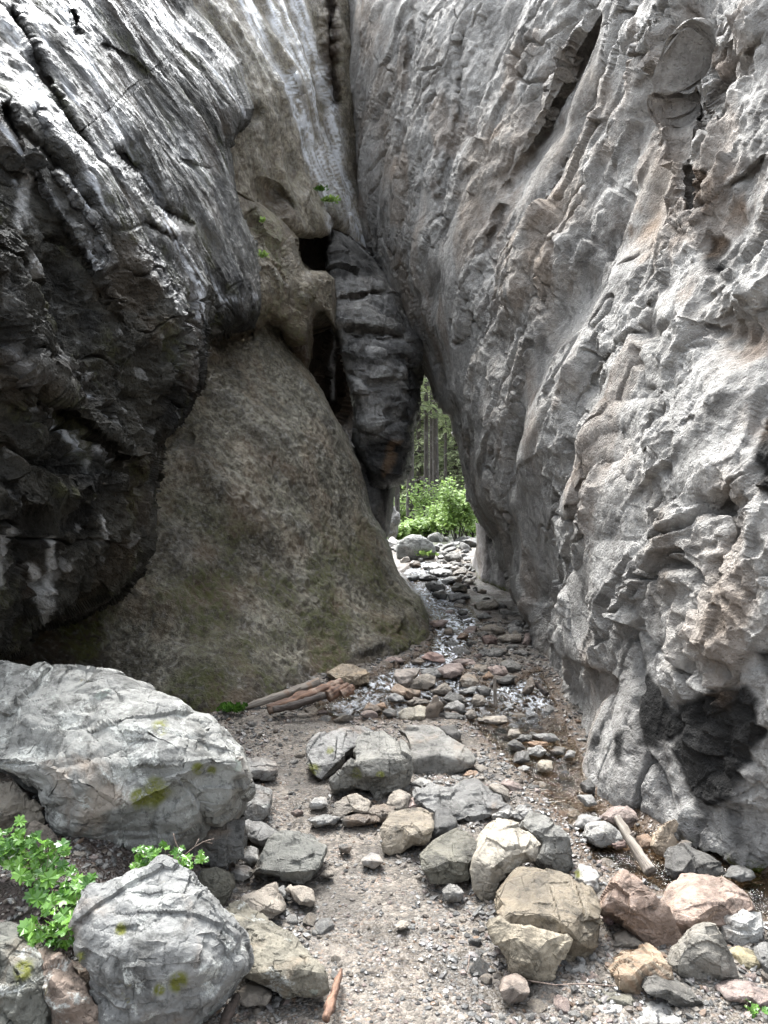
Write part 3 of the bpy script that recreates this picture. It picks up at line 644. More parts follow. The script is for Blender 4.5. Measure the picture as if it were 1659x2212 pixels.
def ground_mat():
    n = NB('gravel_ground'); co = n.obj()
    v = n.n('ShaderNodeTexVoronoi'); v.inputs['Scale'].default_value = 85; n.l(co, v.inputs['Vector'])
    v2 = n.n('ShaderNodeTexVoronoi'); v2.inputs['Scale'].default_value = 38; n.l(co, v2.inputs['Vector'])
    hs = n.n('ShaderNodeSeparateColor'); n.l(v.outputs['Color'], hs.inputs[0])
    hs2 = n.n('ShaderNodeSeparateColor'); n.l(v2.outputs['Color'], hs2.inputs[0])
    cr = n.n('ShaderNodeValToRGB'); e = cr.color_ramp.elements
    cols = [(0,(.055,.048,.042)),(.25,(.16,.135,.115)),(.45,(.26,.225,.19)),(.62,(.31,.225,.17)),(.75,(.20,.19,.18)),(.9,(.40,.37,.33)),(1,(.12,.10,.09))]
    e[0].position, e[0].color = 0, (*cols[0][1],1); e[1].position, e[1].color = 1, (*cols[-1][1],1)
    for p, c in cols[1:-1]:
        k = e.new(p); k.color = (*c,1)
    n.l(hs.outputs[0], cr.inputs[0])
    cr2 = n.n('ShaderNodeValToRGB')
    e = cr2.color_ramp.elements; e[0].color = (.075,.063,.052,1); e[1].color = (.33,.285,.24,1); n.l(hs2.outputs[1], cr2.inputs[0])
    col = n.mix(n.ramp(n.noise(co, 6, 4), .42, .58), cr.outputs[0], cr2.outputs[0])
    dirt = n.ramp(n.noise(co, 2.2, 6, .7), .47, .60)
    col = n.mix(n.math('MULTIPLY', dirt, .72), col, (.10,.088,.076))
    wet = n.attr('wet')
    col = n.mix(n.math('MULTIPLY', wet, .9), col, n.mix(n.noise(co, 14, 5), (.03,.02,.012), (.17,.105,.06)))
    col = n.mix(1, col, (.64,.635,.62), 'MULTIPLY')
    col = n.mix(n.attr('soil'), col, n.mix(n.noise(co, 30, 6), (.012,.009,.007), (.07,.05,.04)))
    col = n.mix(n.attr('forest'), col, n.mix(n.noise(co, 1.5, 8, .7), (.03,.032,.016), (.07,.075,.038)))
    n.l(col, n.b.inputs['Base Color'])
    r = n.n('ShaderNodeMapRange'); n.l(n.math('MAXIMUM', wet, n.attr('damp')), r.inputs[0]); r.inputs[3].default_value = .85; r.inputs[4].default_value = .32
    n.l(r.outputs[0], n.b.inputs['Roughness'])
    h = n.math('ADD', n.math('MULTIPLY', v.outputs['Distance'], -1.0), n.math('MULTIPLY', v2.outputs['Distance'], -1.6))
    n.l(n.bump(n.math('ADD', h, n.noise(co, 60, 5)), .8, .012), n.b.inputs['Normal'])
    return n.m
GM = ground_mat()
def axis(parts):
    o = []
    for a, b, s in parts: o += list(np.arange(a, b, s))
    return np.array(o)
gx = axis([(-300,-40,20),(-40,-8,2),(-8,-2.4,.25),(-2.4,2.7,.018),(2.7,8,.25),(8,40,2),(40,301,20)])
gy = axis([(-60,-8,5),(-8,1.4,.3),(1.4,5,.017),(5,9,.028),(9,17,.06),(17,40,.8),(40,120,4),(120,401,20)])
X, Y = np.meshgrid(gx, gy); shp = X.shape
Z = gz(X, Y)
x, y = X.ravel(), Y.ravel()
dw, _, _, _, _ = seg_dist(x, y, WXY, True); iw = inside_poly(x, y, WXY)
wet = np.where(iw, 1, smooth01(.16, .0, dw))
Pn = np.stack([x, y, 0*x], 1)
damp = smooth01(.0, .35, fbm(Pn*1.6, 4, 811)+.12)
soil = smooth01(-.72, -.95, x)*smooth01(4.2, 3.6, y)*smooth01(1.5, 1.8, y)
forest = smooth01(15.6, 18, y)
V = np.stack([x, y, Z.ravel()], -1)
I = np.arange(len(V)).reshape(shp)
Q = np.stack([I[:-1,:-1], I[:-1,1:], I[1:,1:], I[1:,:-1]], -1).reshape(-1,4)
ground = mesh_np('ground', V, Q, GM, None, {'wet': wet, 'damp': damp, 'soil': soil, 'forest': forest})
tag(ground, 'gravel and packed dirt floor of the narrow canyon, rising towards the forest', 'ground', kind='structure')

def water_mat():
    n = NB('stream_water'); co = n.obj()
    n.t.nodes.remove(n.b)
    gl = n.n('ShaderNodeBsdfGlossy'); gl.inputs['Roughness'].default_value = .06; gl.inputs['Color'].default_value = (1,1,1,1)
    tr = n.n('ShaderNodeBsdfTransparent'); tr.inputs['Color'].default_value = (.80,.72,.60,1)
    fr = n.n('ShaderNodeFresnel'); fr.inputs['IOR'].default_value = 1.33
    mx = n.n('ShaderNodeMixShader')
    h = n.math('ADD', n.noise(n.scale(co, (1, .7, 1)), 9, 5, .6, .8), n.math('MULTIPLY', n.noise(co, 32, 4, .6, .5), .45))
    b = n.bump(h, n.attr('rough_water'), .10)
    n.l(b, gl.inputs['Normal']); n.l(b, fr.inputs['Normal'])
    n.l(fr.outputs[0], mx.inputs[0]); n.l(tr.outputs[0], mx.inputs[1]); n.l(gl.outputs[0], mx.inputs[2])
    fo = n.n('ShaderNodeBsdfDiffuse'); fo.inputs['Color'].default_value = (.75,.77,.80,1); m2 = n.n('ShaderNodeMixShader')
    fm = n.math('MULTIPLY', n.attr('riffle_glint'), n.ramp(n.noise(n.scale(co, (1, .45, 1)), 17, 6, .72, 1.2), .47, .58))  # white water and sky glints painted as white patches on the ripples
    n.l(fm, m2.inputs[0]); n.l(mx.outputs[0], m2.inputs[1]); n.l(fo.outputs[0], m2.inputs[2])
    n.l(m2.outputs[0], n.out.inputs[0])
    return n.m
WM = water_mat()
wx = np.arange(-1.3, 2.9, .02); wy = np.concatenate([np.arange(2.2, 4.6, .025), np.arange(4.6, 10, .018), np.arange(10, 16.4, .04)])
X, Y = np.meshgrid(wx, wy); shp = X.shape; x, y = X.ravel(), Y.ravel()
dw, _, _, _, _ = seg_dist(x, y, WXY, True); iw = inside_poly(x, y, WXY)
P2 = np.stack([x, y, 0*x], 1)
z = ground_base(y)-.014+.006*perlin(P2*3, 821)+(.006+.013*smooth01(4.2, 5.6, y))*perlin(P2*np.array([8,5.5,1]), 822)+(.0015+.007*smooth01(4.2, 5.6, y))*perlin(P2*np.array([19,13,1]), 823)
keep = iw | (dw < .05)
rw = .5+.5*smooth01(4.6, 6.2, y)
idx = np.full(len(x), -1); kk = np.nonzero(keep)[0]; idx[kk] = np.arange(len(kk)); R = idx.reshape(shp)
Q = np.stack([R[:-1,:-1], R[:-1,1:], R[1:,1:], R[1:,:-1]], -1).reshape(-1,4); Q = Q[(Q >= 0).all(1)]
water = mesh_np('stream', np.stack([x, y, z], 1)[kk], Q, WM, None, {'rough_water': rw[kk], 'riffle_glint': ((.55+.45*smooth01(7, 8.5, y))*smooth01(5.2, 6.6, y)*smooth01(.0, .12, dw)*(.6+.4*smooth01(-.2, .3, fbm(P2*1.2, 2, 824))))[kk]})
tag(water, 'shallow clear stream glittering between stones and running brown along the right cliff', 'stream', kind='structure')
# ------------------------------------------------------------------ rocks
def rock_mat(name, lichen=0.0, bands=False, wet=.25):
    n = NB(name); co = n.obj()
    oi = n.n('ShaderNodeObjectInfo')
    off = n.n('ShaderNodeVectorMath', operation='ADD'); n.l(co, off.inputs[0])
    sc = n.n('ShaderNodeVectorMath', operation='SCALE'); cx = n.n('ShaderNodeCombineXYZ')
    for k in range(3): n.l(oi.outputs['Random'], cx.inputs[k])
    n.l(cx.outputs[0], sc.inputs[0]); sc.inputs['Scale'].default_value = 37.0; n.l(sc.outputs[0], off.inputs[1])
    co = off.outputs[0]
    c = oi.outputs['Color']
    big = n.noise(co, 3.2, 6, .62, .4); fine = n.noise(co, 22, 9, .72, .2); gr = n.noise(co, 90, 5, .75)
    lite = n.mix(1, c, (1.6,1.6,1.58), 'MULTIPLY'); drk = n.mix(1, c, (.42,.41,.39), 'MULTIPLY')
    col = n.mix(n.ramp(big, .36, .6), c, lite)
    col = n.mix(n.math('MULTIPLY', n.ramp(n.noise(co, 5, 8, .7, .6), .50, .66), .85), col, drk)
    col = n.mix(n.math('MULTIPLY', n.ramp(fine, .34, .50, 1, 0), .75), col, n.mix(1, drk, (.5,.5,.5), 'MULTIPLY'))
    col = n.mix(n.math('MULTIPLY', n.ramp(gr, .54, .72), .5), col, lite)
    warm = n.ramp(n.noise(co, 2.3, 5, .6, 1), .56, .72)
    col = n.mix(n.math('MULTIPLY', warm, .45), col, n.mix(.5, c, (.34,.20,.10)))
    if bands:
        wv = n.n('ShaderNodeTexWave', wave_type='BANDS', bands_direction='DIAGONAL'); wv.inputs['Scale'].default_value = 12; wv.inputs['Distortion'].default_value = 4; wv.inputs['Detail'].default_value = 4; n.l(co, wv.inputs['Vector'])
        col = n.mix(n.math('MULTIPLY', wv.outputs[0], .55), col, (.17,.095,.05))
    if lichen:
        l1 = n.ramp(n.noise(co, 7, 8, .7, .5), .53, .60)
        col = n.mix(n.math('MULTIPLY', n.math('MULTIPLY', l1, n.ramp(gr, .38, .55)), lichen), col, (.36,.36,.33))
        l2 = n.ramp(n.noise(co, 4.1, 6, .6, .4), .61, .66)
        col = n.mix(n.math('MULTIPLY', l2, .55*lichen), col, (.035,.033,.028))
        l3 = n.ramp(n.noise(co, 6.3, 4, .6, .4), .66, .70)
        col = n.mix(n.math('MULTIPLY', l3, .5*lichen), col, (.33,.37,.32))
        l4 = n.ramp(n.noise(co, 5.2, 6, .7, .3), .66, .71)
        col = n.mix(n.math('MULTIPLY', l4, .65*lichen), col, (.12,.105,.03))
    mo = n.math('MULTIPLY', n.attr('moss'), n.ramp(fine, .38, .52))
    col = n.mix(mo, col, n.mix(gr, (.035,.05,.006), (.16,.15,.02)))
    n.l(col, n.b.inputs['Base Color'])
    rr = n.ramp(big, .4, .6, .62, .85) if not wet else n.ramp(n.noise(co, 2.7, 4), .45, .62, .38, .8)
    n.l(rr, n.b.inputs['Roughness']); n.b.inputs['Specular IOR Level'].default_value = .4
    h = n.math('ADD', fine, n.math('MULTIPLY', gr, .3))
    vn = n.voro(n.scale(co, (1, 1, 1.8)), 13)
    nb = n.bump(n.math('ADD', h, n.math('MULTIPLY', vn, -.5)), .75, .022)
    n.l(nb, n.b.inputs['Normal'])
    return n.m
RM = {'stone': rock_mat('river_stone'), 'lichen': rock_mat('lichen_boulder', 1.0, wet=0), 'bands': rock_mat('banded_stone', 0, True), 'dry': rock_mat('dry_stone', .25, wet=0)}
PAL = {k: tuple((x*.72+sum(v)/3*.28)*.56 for x in v) for k, v in {'grey': (.245,.232,.212), 'dgrey': (.115,.108,.098), 'tan': (.30,.245,.185), 'pink': (.33,.235,.195), 'pale': (.37,.345,.31), 'brown': (.175,.130,.092), 'orange': (.31,.18,.095), 'olive': (.165,.148,.105), 'white': (.45,.43,.395), 'red': (.20,.115,.09), 'wetg': (.14,.128,.112)}.items()}

def subdiv(V, T):
    E = np.sort(np.concatenate([T[:,[0,1]], T[:,[1,2]], T[:,[2,0]]]), axis=1)
    U, inv = np.unique(E, axis=0, return_inverse=True); inv = inv.ravel()
    n = len(V); M = (V[U[:,0]]+V[U[:,1]])/2
    k = len(T); a, b, c = inv[:k]+n, inv[k:2*k]+n, inv[2*k:]+n
    return np.concatenate([V, M]), np.concatenate([np.stack([T[:,0], a, c], 1), np.stack([T[:,1], b, a], 1), np.stack([T[:,2], c, b], 1), np.stack([a, b, c], 1)])
def laplace(V, T, lam, it=1):
    E = np.unique(np.sort(np.concatenate([T[:,[0,1]], T[:,[1,2]], T[:,[2,0]]]), axis=1), axis=0)
    for _ in range(it):
        S = np.zeros_like(V); c = np.zeros(len(V))
        np.add.at(S, E[:,0], V[E[:,1]]); np.add.at(S, E[:,1], V[E[:,0]]); np.add.at(c, E[:,0], 1); np.add.at(c, E[:,1], 1)
        V = V+lam*(S/np.maximum(c, 1)[:,None]-V)
    return V
def vnormals(V, T):
    n = np.cross(V[T[:,1]]-V[T[:,0]], V[T[:,2]]-V[T[:,0]]); N = np.zeros_like(V)
    for k in range(3): np.add.at(N, T[:,k], n)
    return N/np.maximum(np.linalg.norm(N, axis=1, keepdims=True), 1e-12)
def roughen(V, T, s, seed, amt=1.0, levels=3):
    P = V/s+seed*13.7
    N = vnormals(V, T)
    v1, c1 = facets(P*1.9, seed); v2, c2 = facets(P*5.2, seed+1); v3, c3 = facets(P*13, seed+2)
    h = .075*v1+.10*cells(P*1.5, seed+6, .8, 1.7)+.040*cells(P*4.2, seed+7, .8, 2.0)-.015*cells(P*11, seed+8, .8, 2.0)+.018*fbm(P*3, 3, seed+3)+.008*fbm(P*16, 2, seed+4)
    h -= .012*np.exp(-(c2/.06)**2)*(fbm(P*2, 2, seed+5) > 0)
    return V+N*(h*s*amt)[:,None]

FRAMES = {'D': (0,0,1), '7': (0,1659,.5), '8': (829.5,1659,.5), '6': (829.5,1106,.5), '5': (0,1106,.5), 'a': (658.3,1371.5,.3637), 'b': (768,1042.4,.2645)}
TR = []          # (object, short name, x, y)
HULLS = []
def traced_rock(fr, outl, inner, colr, label, mat='stone', name='rock', crest=.42, up=1.35, low=.15, d0=None, thick=.8, lv=None, amt=1.0, cat='rock', short=None, moss=None, lift=0.0, sink=.05):
    ox, oy, k = FRAMES[fr]
    O = [(ox+a*k, oy+b*k) for a, b in outl]
    A = sum(O[i][0]*O[(i+1)%len(O)][1]-O[(i+1)%len(O)][0]*O[i][1] for i in range(len(O)))
    if A < 0: O.reverse()
    mx = max(p[1] for p in O); mn = min(p[1] for p in O); w = max(p[0] for p in O)-min(p[0] for p in O)
    bx = max(O, key=lambda p: p[1])
    if d0 is None: d0 = gdist(bx[0], min(mx, 2230))-lift*2.0
    hh = d0*(mx-mn)/F; size = d0*max(w, (mx-mn))/F
    cxp = sum(p[0] for p in O)/len(O); cyp = sum(p[1] for p in O)/len(O)
    def dep(py):
        v = (mx-py)/(mx-mn)
        return d0+hh*(low*min(v, crest)+up*max(v-crest, 0))
    I = [(ox+a*k, oy+b*k, c) for a, b, c in inner]
    rs = random.Random(int(cxp*7+cyp))
    if not I:
        for i in range(len(O)):
            if i % 2 and len(O) > 6: continue
            f = rs.uniform(.45, .68); q = (cxp+(O[i][0]-cxp)*f, cyp+(O[i][1]-cyp)*f)
            I.append((q[0], q[1], rs.uniform(.10, .20)))
        I.append((cxp+rs.uniform(-.1,.1)*w, cyp, rs.uniform(.14, .24)))
    pts = [Vector(p) for p in O]+[Vector(p[:2]) for p in I]
    n = len(O)
    res = geometry.delaunay_2d_cdt(pts, [(i, (i+1) % n) for i in range(n)], [], 1, 1e-4)
    rp, rf, orig = res[0], res[2], res[3]
    V = []
    for q, og in zip(rp, orig):
        kk = 0
        for o in og:
            if o >= n: kk = I[o-n][2]
        d = dep(q[1])-kk*size*.8
        V.append(at(q[0], q[1], d))
    T = []
    for f in rf:
        for j in range(1, len(f)-1): T.append((f[0], f[j], f[j+1]))
    # boundary loop -> back ring
    bidx = []
    for i in range(n):
        for j, og in enumerate(orig):
            if i in og: bidx.append(j); break
    cen = Vector((0,0,0))
    for j in bidx: cen += V[j]
    cen /= len(bidx)
    base = len(V); th = thick*min(size, hh*1.6+.2*size)
    gb = float(ground_base(d0))
    for j in bidx:
        p = V[j]; q = cen+(p-cen)*.86; q.y = p.y+th*.75
        q.z = min(q.z-.25*hh, gb+.55*(q.z-gb))-sink*size
        V.append(q)
    # foot ring hidden in the ground
    for j in bidx:
        p = V[base+len(V)-base-n] if False else None
    foot = len(V)
    V.append(Vector((cen.x, cen.y+th*.8, gb-.12*hh)))
    m = len(bidx)
    for i in range(m):
        a, b = bidx[i], bidx[(i+1)%m]; c, e = base+i, base+(i+1)%m
        T += [(b, a, c), (b, c, e), (e, c, foot)]
    V = np.array([tuple(v) for v in V]); T = np.array(T)
    # orient outward
    fn = np.cross(V[T[0,1]]-V[T[0,0]], V[T[0,2]]-V[T[0,0]])
    if (fn*(V[T[0,0]]-np.array([0,0,CZ]))).sum() > 0: T = T[:,::-1]
    wpx = max(w, mx-mn)
    if lv is None: lv = 5 if wpx > 230 else 4 if wpx > 75 else 3
    seed = int(abs(cxp*3+cyp)) % 900+1
    for L in range(lv):
        V, T = subdiv(V, T)
        if L == 1: V = laplace(V, T, .22, 1)
        if L == 2: V = laplace(V, T, .15, 1)
    V = roughen(V, T, size, seed, .62*amt)
    if mat == 'lichen': V = V+vnormals(V, T)*((-.016*cells(V/size*np.array([6,6,11]), seed, .8, 2.0)+.012*ridged(V/size*3, 4, seed+7, .55)-.007*cells(V/size*18, seed+2, .8, 2.0))*size*.8)[:,None]
    org = np.array([cen.x, cen.y+.3*th, gb])
    at_ = {}
    if moss is not None:
        mm = np.zeros(len(V))
        # moss spots are given as picture points, turned into places on the rock
        for qx, qy, r in moss:
            qq = np.array(at(ox+qx*k, oy+qy*k, 1.0))-np.array([0,0,CZ]); qq /= np.linalg.norm(qq)
            vv = V-np.array([0,0,CZ]); tt = vv@qq; dd = np.linalg.norm(vv-tt[:,None]*qq, axis=1)
            mm = np.maximum(mm, smooth01(1.0, .4, dd/(r*k/F*d0)+.5*perlin(V*18, 77)))
        at_['moss'] = mm
    o = mesh_np(name, V-org, T, RM[mat], None, at_, lv < 4 or amt < .6, 3)
    o.location = org
    c = PAL[colr] if isinstance(colr, str) else tuple(x*.58 for x in colr)
    j = rs.uniform(.88, 1.12); o.color = (c[0]*j, c[1]*j, c[2]*j, 1)
    tag(o, label, cat)
    TR.append((o, short, float(org[0]), float(d0), size))
    hw = (max(p[0] for p in O)-min(p[0] for p in O))/2/F*d0
    HULLS.append((float((cxp-CX)/F*d0), float(d0)+hh*.5, hw, max(hh*.7, hw*.6)))
    return o
R = traced_rock
# --- left bank boulders
R('D', [(-90,1440),(0,1428),(60,1444),(95,1452),(110,1438),(150,1430),(190,1433),(240,1448),(290,1475),(345,1505),(410,1540),(468,1560),(482,1590),(505,1610),(520,1640),(524,1670),(500,1700),(490,1740),(463,1770),(425,1760),(405,1768),(335,1820),(262,1866),(240,1850),(205,1862),(175,1824),(135,1809),(113,1789),(95,1759),(78,1714),(40,1672),(-20,1650),(-90,1640)],
  [(150,1530,.10),(300,1575,.13),(405,1615,.12),(60,1590,.12),(120,1685,.16),(200,1705,.19),(262,1742,.20),(390,1680,.13),(470,1640,.04),(330,1760,.10),(185,1790,.16),(240,1800,.16),(60,1500,.05),(440,1720,.03),(30,1640,.08)],
  (.245,.24,.222), 'huge pale lichen-speckled boulder with moss patches, leaning over the leafy plants', 'lichen', 'boulder', crest=.5, up=.9, low=.0, d0=2.95, thick=.7, lv=5, cat='boulder', short='huge pale boulder', moss=[(335,1715,38),(350,1570,22),(430,1660,16),(300,1722,26),(455,1665,14)])
R('7', [(350,540),(365,500),(400,488),(480,490),(540,470),(600,460),(640,450),(680,415),(700,410),(730,440),(790,480),(830,520),(870,570),(920,620),(950,650),(1010,720),(1022,800),(1035,850),(1000,900),(920,1000),(850,1060),(790,1120),(600,1200),(450,1170),(430,1060),(430,1000),(370,900),(330,800),(320,680),(340,610)],
  [(560,560,.08),(700,520,.06),(800,640,.12),(560,760,.17),(760,780,.17),(940,740,.10),(480,880,.17),(650,900,.19),(850,880,.17),(600,1030,.14),(1000,830,.02),(420,640,.10),(740,1000,.10),(900,840,.16)],
  (.225,.222,.212), 'pointed grey and white lichened boulder standing in the near left corner', 'lichen', 'boulder', crest=.6, up=.8, low=.25, d0=2.12, thick=.7, lv=5, cat='boulder', short='pointed lichened boulder', moss=[(770,920,60),(520,700,30),(350,820,30),(690,960,30)])
R('7', [(-160,690),(0,690),(60,705),(130,750),(170,820),(165,900),(190,1000),(200,1106),(210,1280),(-160,1280)], [(20,800,.12),(90,900,.16),(60,1060,.12),(-60,980,.1)], (.17,.165,.14), 'dark mossy grey boulder in the bottom left corner', 'lichen', 'boulder', crest=.6, up=.7, d0=2.1, lv=5, cat='boulder', short='dark corner boulder', moss=[(100,870,50),(30,600,40)])
R('7', [(160,800),(190,780),(230,820),(300,870),(360,950),(420,1030),(480,1106),(510,1250),(230,1280),(205,1106),(190,1000),(165,900)], [(230,920,.12),(300,1000,.12),(350,1100,.1)], (.25,.19,.15), 'reddish slab with round white lichen spots between the two corner boulders', 'lichen', 'boulder', crest=.6, up=.7, d0=2.1, lv=4, cat='boulder')
R('7', [(930,610),(1000,640),(1100,690),(1200,730),(1260,760),(1330,810),(1400,900),(1412,960),(1370,990),(1300,1000),(1230,1022),(1180,990),(1120,940),(1060,880),(1040,830),(1020,780),(1000,720),(960,680)], [(1080,740,.06),(1200,800,.12),(1280,870,.12),(1150,880,.12),(1250,940,.14)], (.20,.18,.14), 'long brown grey rock with a pale worn patch beside the pointed lichened boulder', 'lichen', crest=.35, up=1.2, short='long brown rock')
R('7', [(1060,465),(1100,420),(1160,340),(1190,310),(1260,305),(1340,330),(1410,350),(1415,380),(1390,440),(1350,490),(1310,515),(1250,500),(1180,490),(1110,478)], [(1210,390,.06),(1330,390,.10),(1350,440,.13),(1250,450,.15),(1150,440,.10),(1375,370,.02)], (.18,.175,.155), 'square dark grey rock with a flat top on the left edge of the gravel path', 'stone', short='square dark rock', crest=.5)
R('7', [(1050,240),(1110,245),(1180,270),(1250,300),(1190,312),(1150,350),(1110,335),(1060,290)], [], 'grey', 'thin tilted grey slab tucked behind the square dark rock', crest=.3)
R('7', [(990,130),(1010,90),(1060,65),(1130,70),(1170,95),(1170,150),(1160,200),(1120,240),(1070,230),(1050,205),(1000,200)], [(1090,105,.04),(1100,150,.16),(1140,170,.1)], 'grey', 'rounded grey rock at the right foot of the huge pale boulder', 'dry')
R('7', [(1020,-20),(1060,-40),(1130,-50),(1190,-30),(1200,10),(1170,40),(1120,50),(1060,60),(1020,40)], [], 'grey', 'flat grey rock beside the path, level with the top of the rounded grey rock', 'dry')
R('7', [(900,240),(1000,205),(1060,205),(1060,300),(1050,390),(960,425),(880,410),(780,380),(860,300)], [(980,260,.05),(980,330,.12)], 'dgrey', 'dark damp slab in the shade under the huge pale boulder', crest=.6, up=.6, d0=3.15)
R('7', [(870,440),(930,425),(990,450),(1000,500),(985,560),(960,610),(900,590),(850,530)], [], 'olive', 'olive brown block wedged behind the pointed lichened boulder', crest=.6, up=.6)
R('7', [(1000,625),(1050,560),(1110,530),(1180,505),(1200,560),(1222,622),(1180,650),(1100,672),(1040,655)], [(1100,585,.08),(1150,600,.18),(1090,640,.12)], 'tan', 'tan wedge rock in front of the square dark rock', short='tan wedge rock')
R('7', [(1030,420),(1085,440),(1082,470),(1050,490),(1010,487),(1000,450)], [], 'pale', 'small pale stone touching the lower left side of the square dark rock')
R('7', [(1040,390),(1070,340),(1110,345),(1115,400),(1080,425)], [], 'pale', 'small pale wedge above the left corner of the square dark rock')
R('7', [(1240,520),(1300,510),(1350,530),(1365,580),(1340,607),(1290,592)], [], 'tan', 'small mottled tan rock right of the tan wedge')
R('7', [(1198,520),(1225,508),(1245,560),(1215,575)], [], 'grey', 'small upright grey chip between the tan wedge and the mottled rock')
R('7', [(1030,965),(1060,940),(1130,938),(1172,990),(1150,1022),(1080,1037),(1030,1020)], [(1090,975,.12)], 'tan', 'smooth tan stone at the near end of the long brown rock', short='smooth tan stone')
R('8', [(-120,1100),(-60,1000),(0,952),(60,945),(130,960),(200,1000),(270,1060),(292,1120),(290,1240),(-120,1240)], [(60,1010,.02),(150,1050,.04),(20,1080,.04)], 'grey', 'broad flat grey rock sunk in the path at the bottom edge', 'dry', crest=.1, up=1.9, cat='rock', short='flat rock sunk in the path')
R('7', [(1338,172),(1342,150),(1380,125),(1410,130),(1420,160),(1395,175)], [], 'pale', 'small pale stone lying alone on the upper path')
R('7', [(1440,215),(1440,150),(1480,120),(1540,115),(1600,150),(1592,192),(1520,195),(1460,222)], [(1510,150,.08),(1530,175,.14)], 'tan', 'tan block at the near foot of the twin rock in mid path')
R('7', [(1330,230),(1400,200),(1470,215),(1440,245),(1360,250)], [], 'grey', 'low grey stone sunk in the path left of the tan block')
R('7', [(1470,225),(1540,200),(1640,205),(1650,235),(1580,245),(1490,245)], [], 'wetg', 'flat damp slab in front of the tan block')
R('7', [(1560,400),(1600,370),(1640,372),(1660,410),(1620,430),(1570,425)], [], 'pale', 'pale half buried stone at the right side of the middle path')
R('7', [(1460,340),(1490,325),(1520,340),(1510,365),(1470,370)], [], 'dgrey', 'single dark grey stone on the middle path')
R('7', [(1380,465),(1400,440),(1430,445),(1440,465),(1410,480)], [], 'tan', 'little yellowish stone right of the square dark rock')
R('7', [(0,40),(60,50),(110,100),(160,160),(190,210),(150,240),(90,250),(60,210),(0,230),(-80,240),(-80,30)], [(60,120,.12),(20,180,.1)], (.27,.235,.19), 'tan cracked block under the left side of the huge pale boulder', 'dry', crest=.7, up=.4, d0=2.95)
R('7', [(100,250),(150,225),(200,240),(240,300),(260,380),(200,400),(130,390),(100,320)], [(170,310,.14)], (.24,.20,.16), 'tan upright stone behind the leafy plants', 'dry', crest=.8, up=.3, d0=2.85)
# --- mid path twin rock
R('a', [(-10,760),(0,690),(30,640),(100,590),(250,540),(330,545),(420,560),(400,620),(300,660),(230,705),(220,745),(150,835),(100,872),(60,850)], [(110,660,.06),(200,640,.08),(130,760,.12)], 'grey', 'low mossy grey rock forming the left part of the twin rock', moss=[(50,800,50),(150,690,30)], crest=.2, up=1.7)
R('a', [(150,862),(220,790),(290,740),(300,625),(310,590),(400,558),(480,556),(560,590),(612,640),(640,720),(650,800),(620,880),(560,922),(470,962),(420,972),(390,942),(320,932),(250,922),(170,922)], [(480,640,.04),(560,720,.14),(300,760,.12),(370,830,.17),(500,850,.17),(470,730,.12),(600,800,.10),(390,650,.04)], (.24,.228,.20), 'angular grey twin rock with a steep front in the middle of the path', short='angular twin rock', moss=[(300,830,40),(450,830,30)], crest=.55)
R('a', [(545,565),(600,530),(720,528),(800,550),(860,610),(930,660),(990,710),(1017,742),(1000,772),(940,812),(840,837),(720,842),(652,832),(640,740),(620,640),(590,590)], [(780,620,.05),(800,710,.10),(700,730,.10),(900,740,.10),(720,630,.05)], (.25,.235,.21), 'smooth rounded grey rock leaning against the angular twin rock by the water', 'dry', amt=.55, short='smooth rounded rock', crest=.3)
R('a', [(800,545),(890,528),(935,585),(920,645),(880,625),(840,592)], [], 'wetg', 'small damp grey rock at the upstream side of the smooth rounded rock')
R('a', [(660,935),(720,900),(800,910),(900,920),(980,890),(1060,885),(1110,920),(1180,950),(1210,1000),(1228,1042),(1180,1065),(1100,1085),(1000,1110),(900,1120),(800,1100),(720,1040),(680,1000)], [(800,970,.05),(1000,960,.06),(900,1040,.10),(1120,1020,.07)], 'grey', 'broad low grey rock behind the jumble of tan blocks', crest=.25, up=1.7, short='broad low rock')
# --- right hand jumble
R('8', [(0,362),(-22,260),(20,192),(90,180),(160,168),(222,190),(212,260),(202,322),(130,332),(70,372),(20,372)], [(80,250,.12),(180,215,.04),(120,290,.14)], (.24,.20,.15), 'brown sandy block with crumbly sides on the right edge of the path', short='brown sandy block')
R('8', [(200,262),(230,180),(290,178),(312,240),(300,292),(250,302),(205,312)], [], 'dgrey', 'narrow dark grey rock squeezed beside the brown sandy block')
R('8', [(148,372),(190,332),(260,288),(320,250),(370,270),(402,330),(412,360),(390,440),(372,492),(310,512),(250,502),(200,502),(158,440)], [(290,310,.02),(280,400,.13),(365,410,.10),(320,350,.10),(220,430,.10)], 'olive', 'olive grey cracked block on the right edge of the path', short='olive cracked block')
R('8', [(660,405),(680,330),(640,280),(600,242),(640,190),(700,215),(760,260),(812,300),(832,370),(842,430),(800,462),(740,462),(690,445)], [(720,290,.08),(760,380,.10),(700,370,.10)], (.25,.24,.215), 'rounded grey boulder behind the pointed cream rock', short='rounded grey boulder', moss=[(830,460,24)], crest=.6)
R('8', [(378,440),(390,380),(440,290),(470,230),(500,208),(560,213),(602,240),(640,280),(682,330),(662,402),(612,422),(560,452),(490,492),(470,562),(420,562),(388,512)], [(530,290,.03),(550,370,.13),(470,430,.14),(450,500,.1),(600,360,.12)], (.36,.32,.26), 'pointed cream and tan rock with a yellow green tinge on its top', 'dry', short='pointed cream rock', crest=.6)
R('8', [(470,205),(540,180),(640,190),(610,240),(540,212)], [], 'pale', 'low pale ridge of rock showing behind the pointed cream rock', d0=3.65)
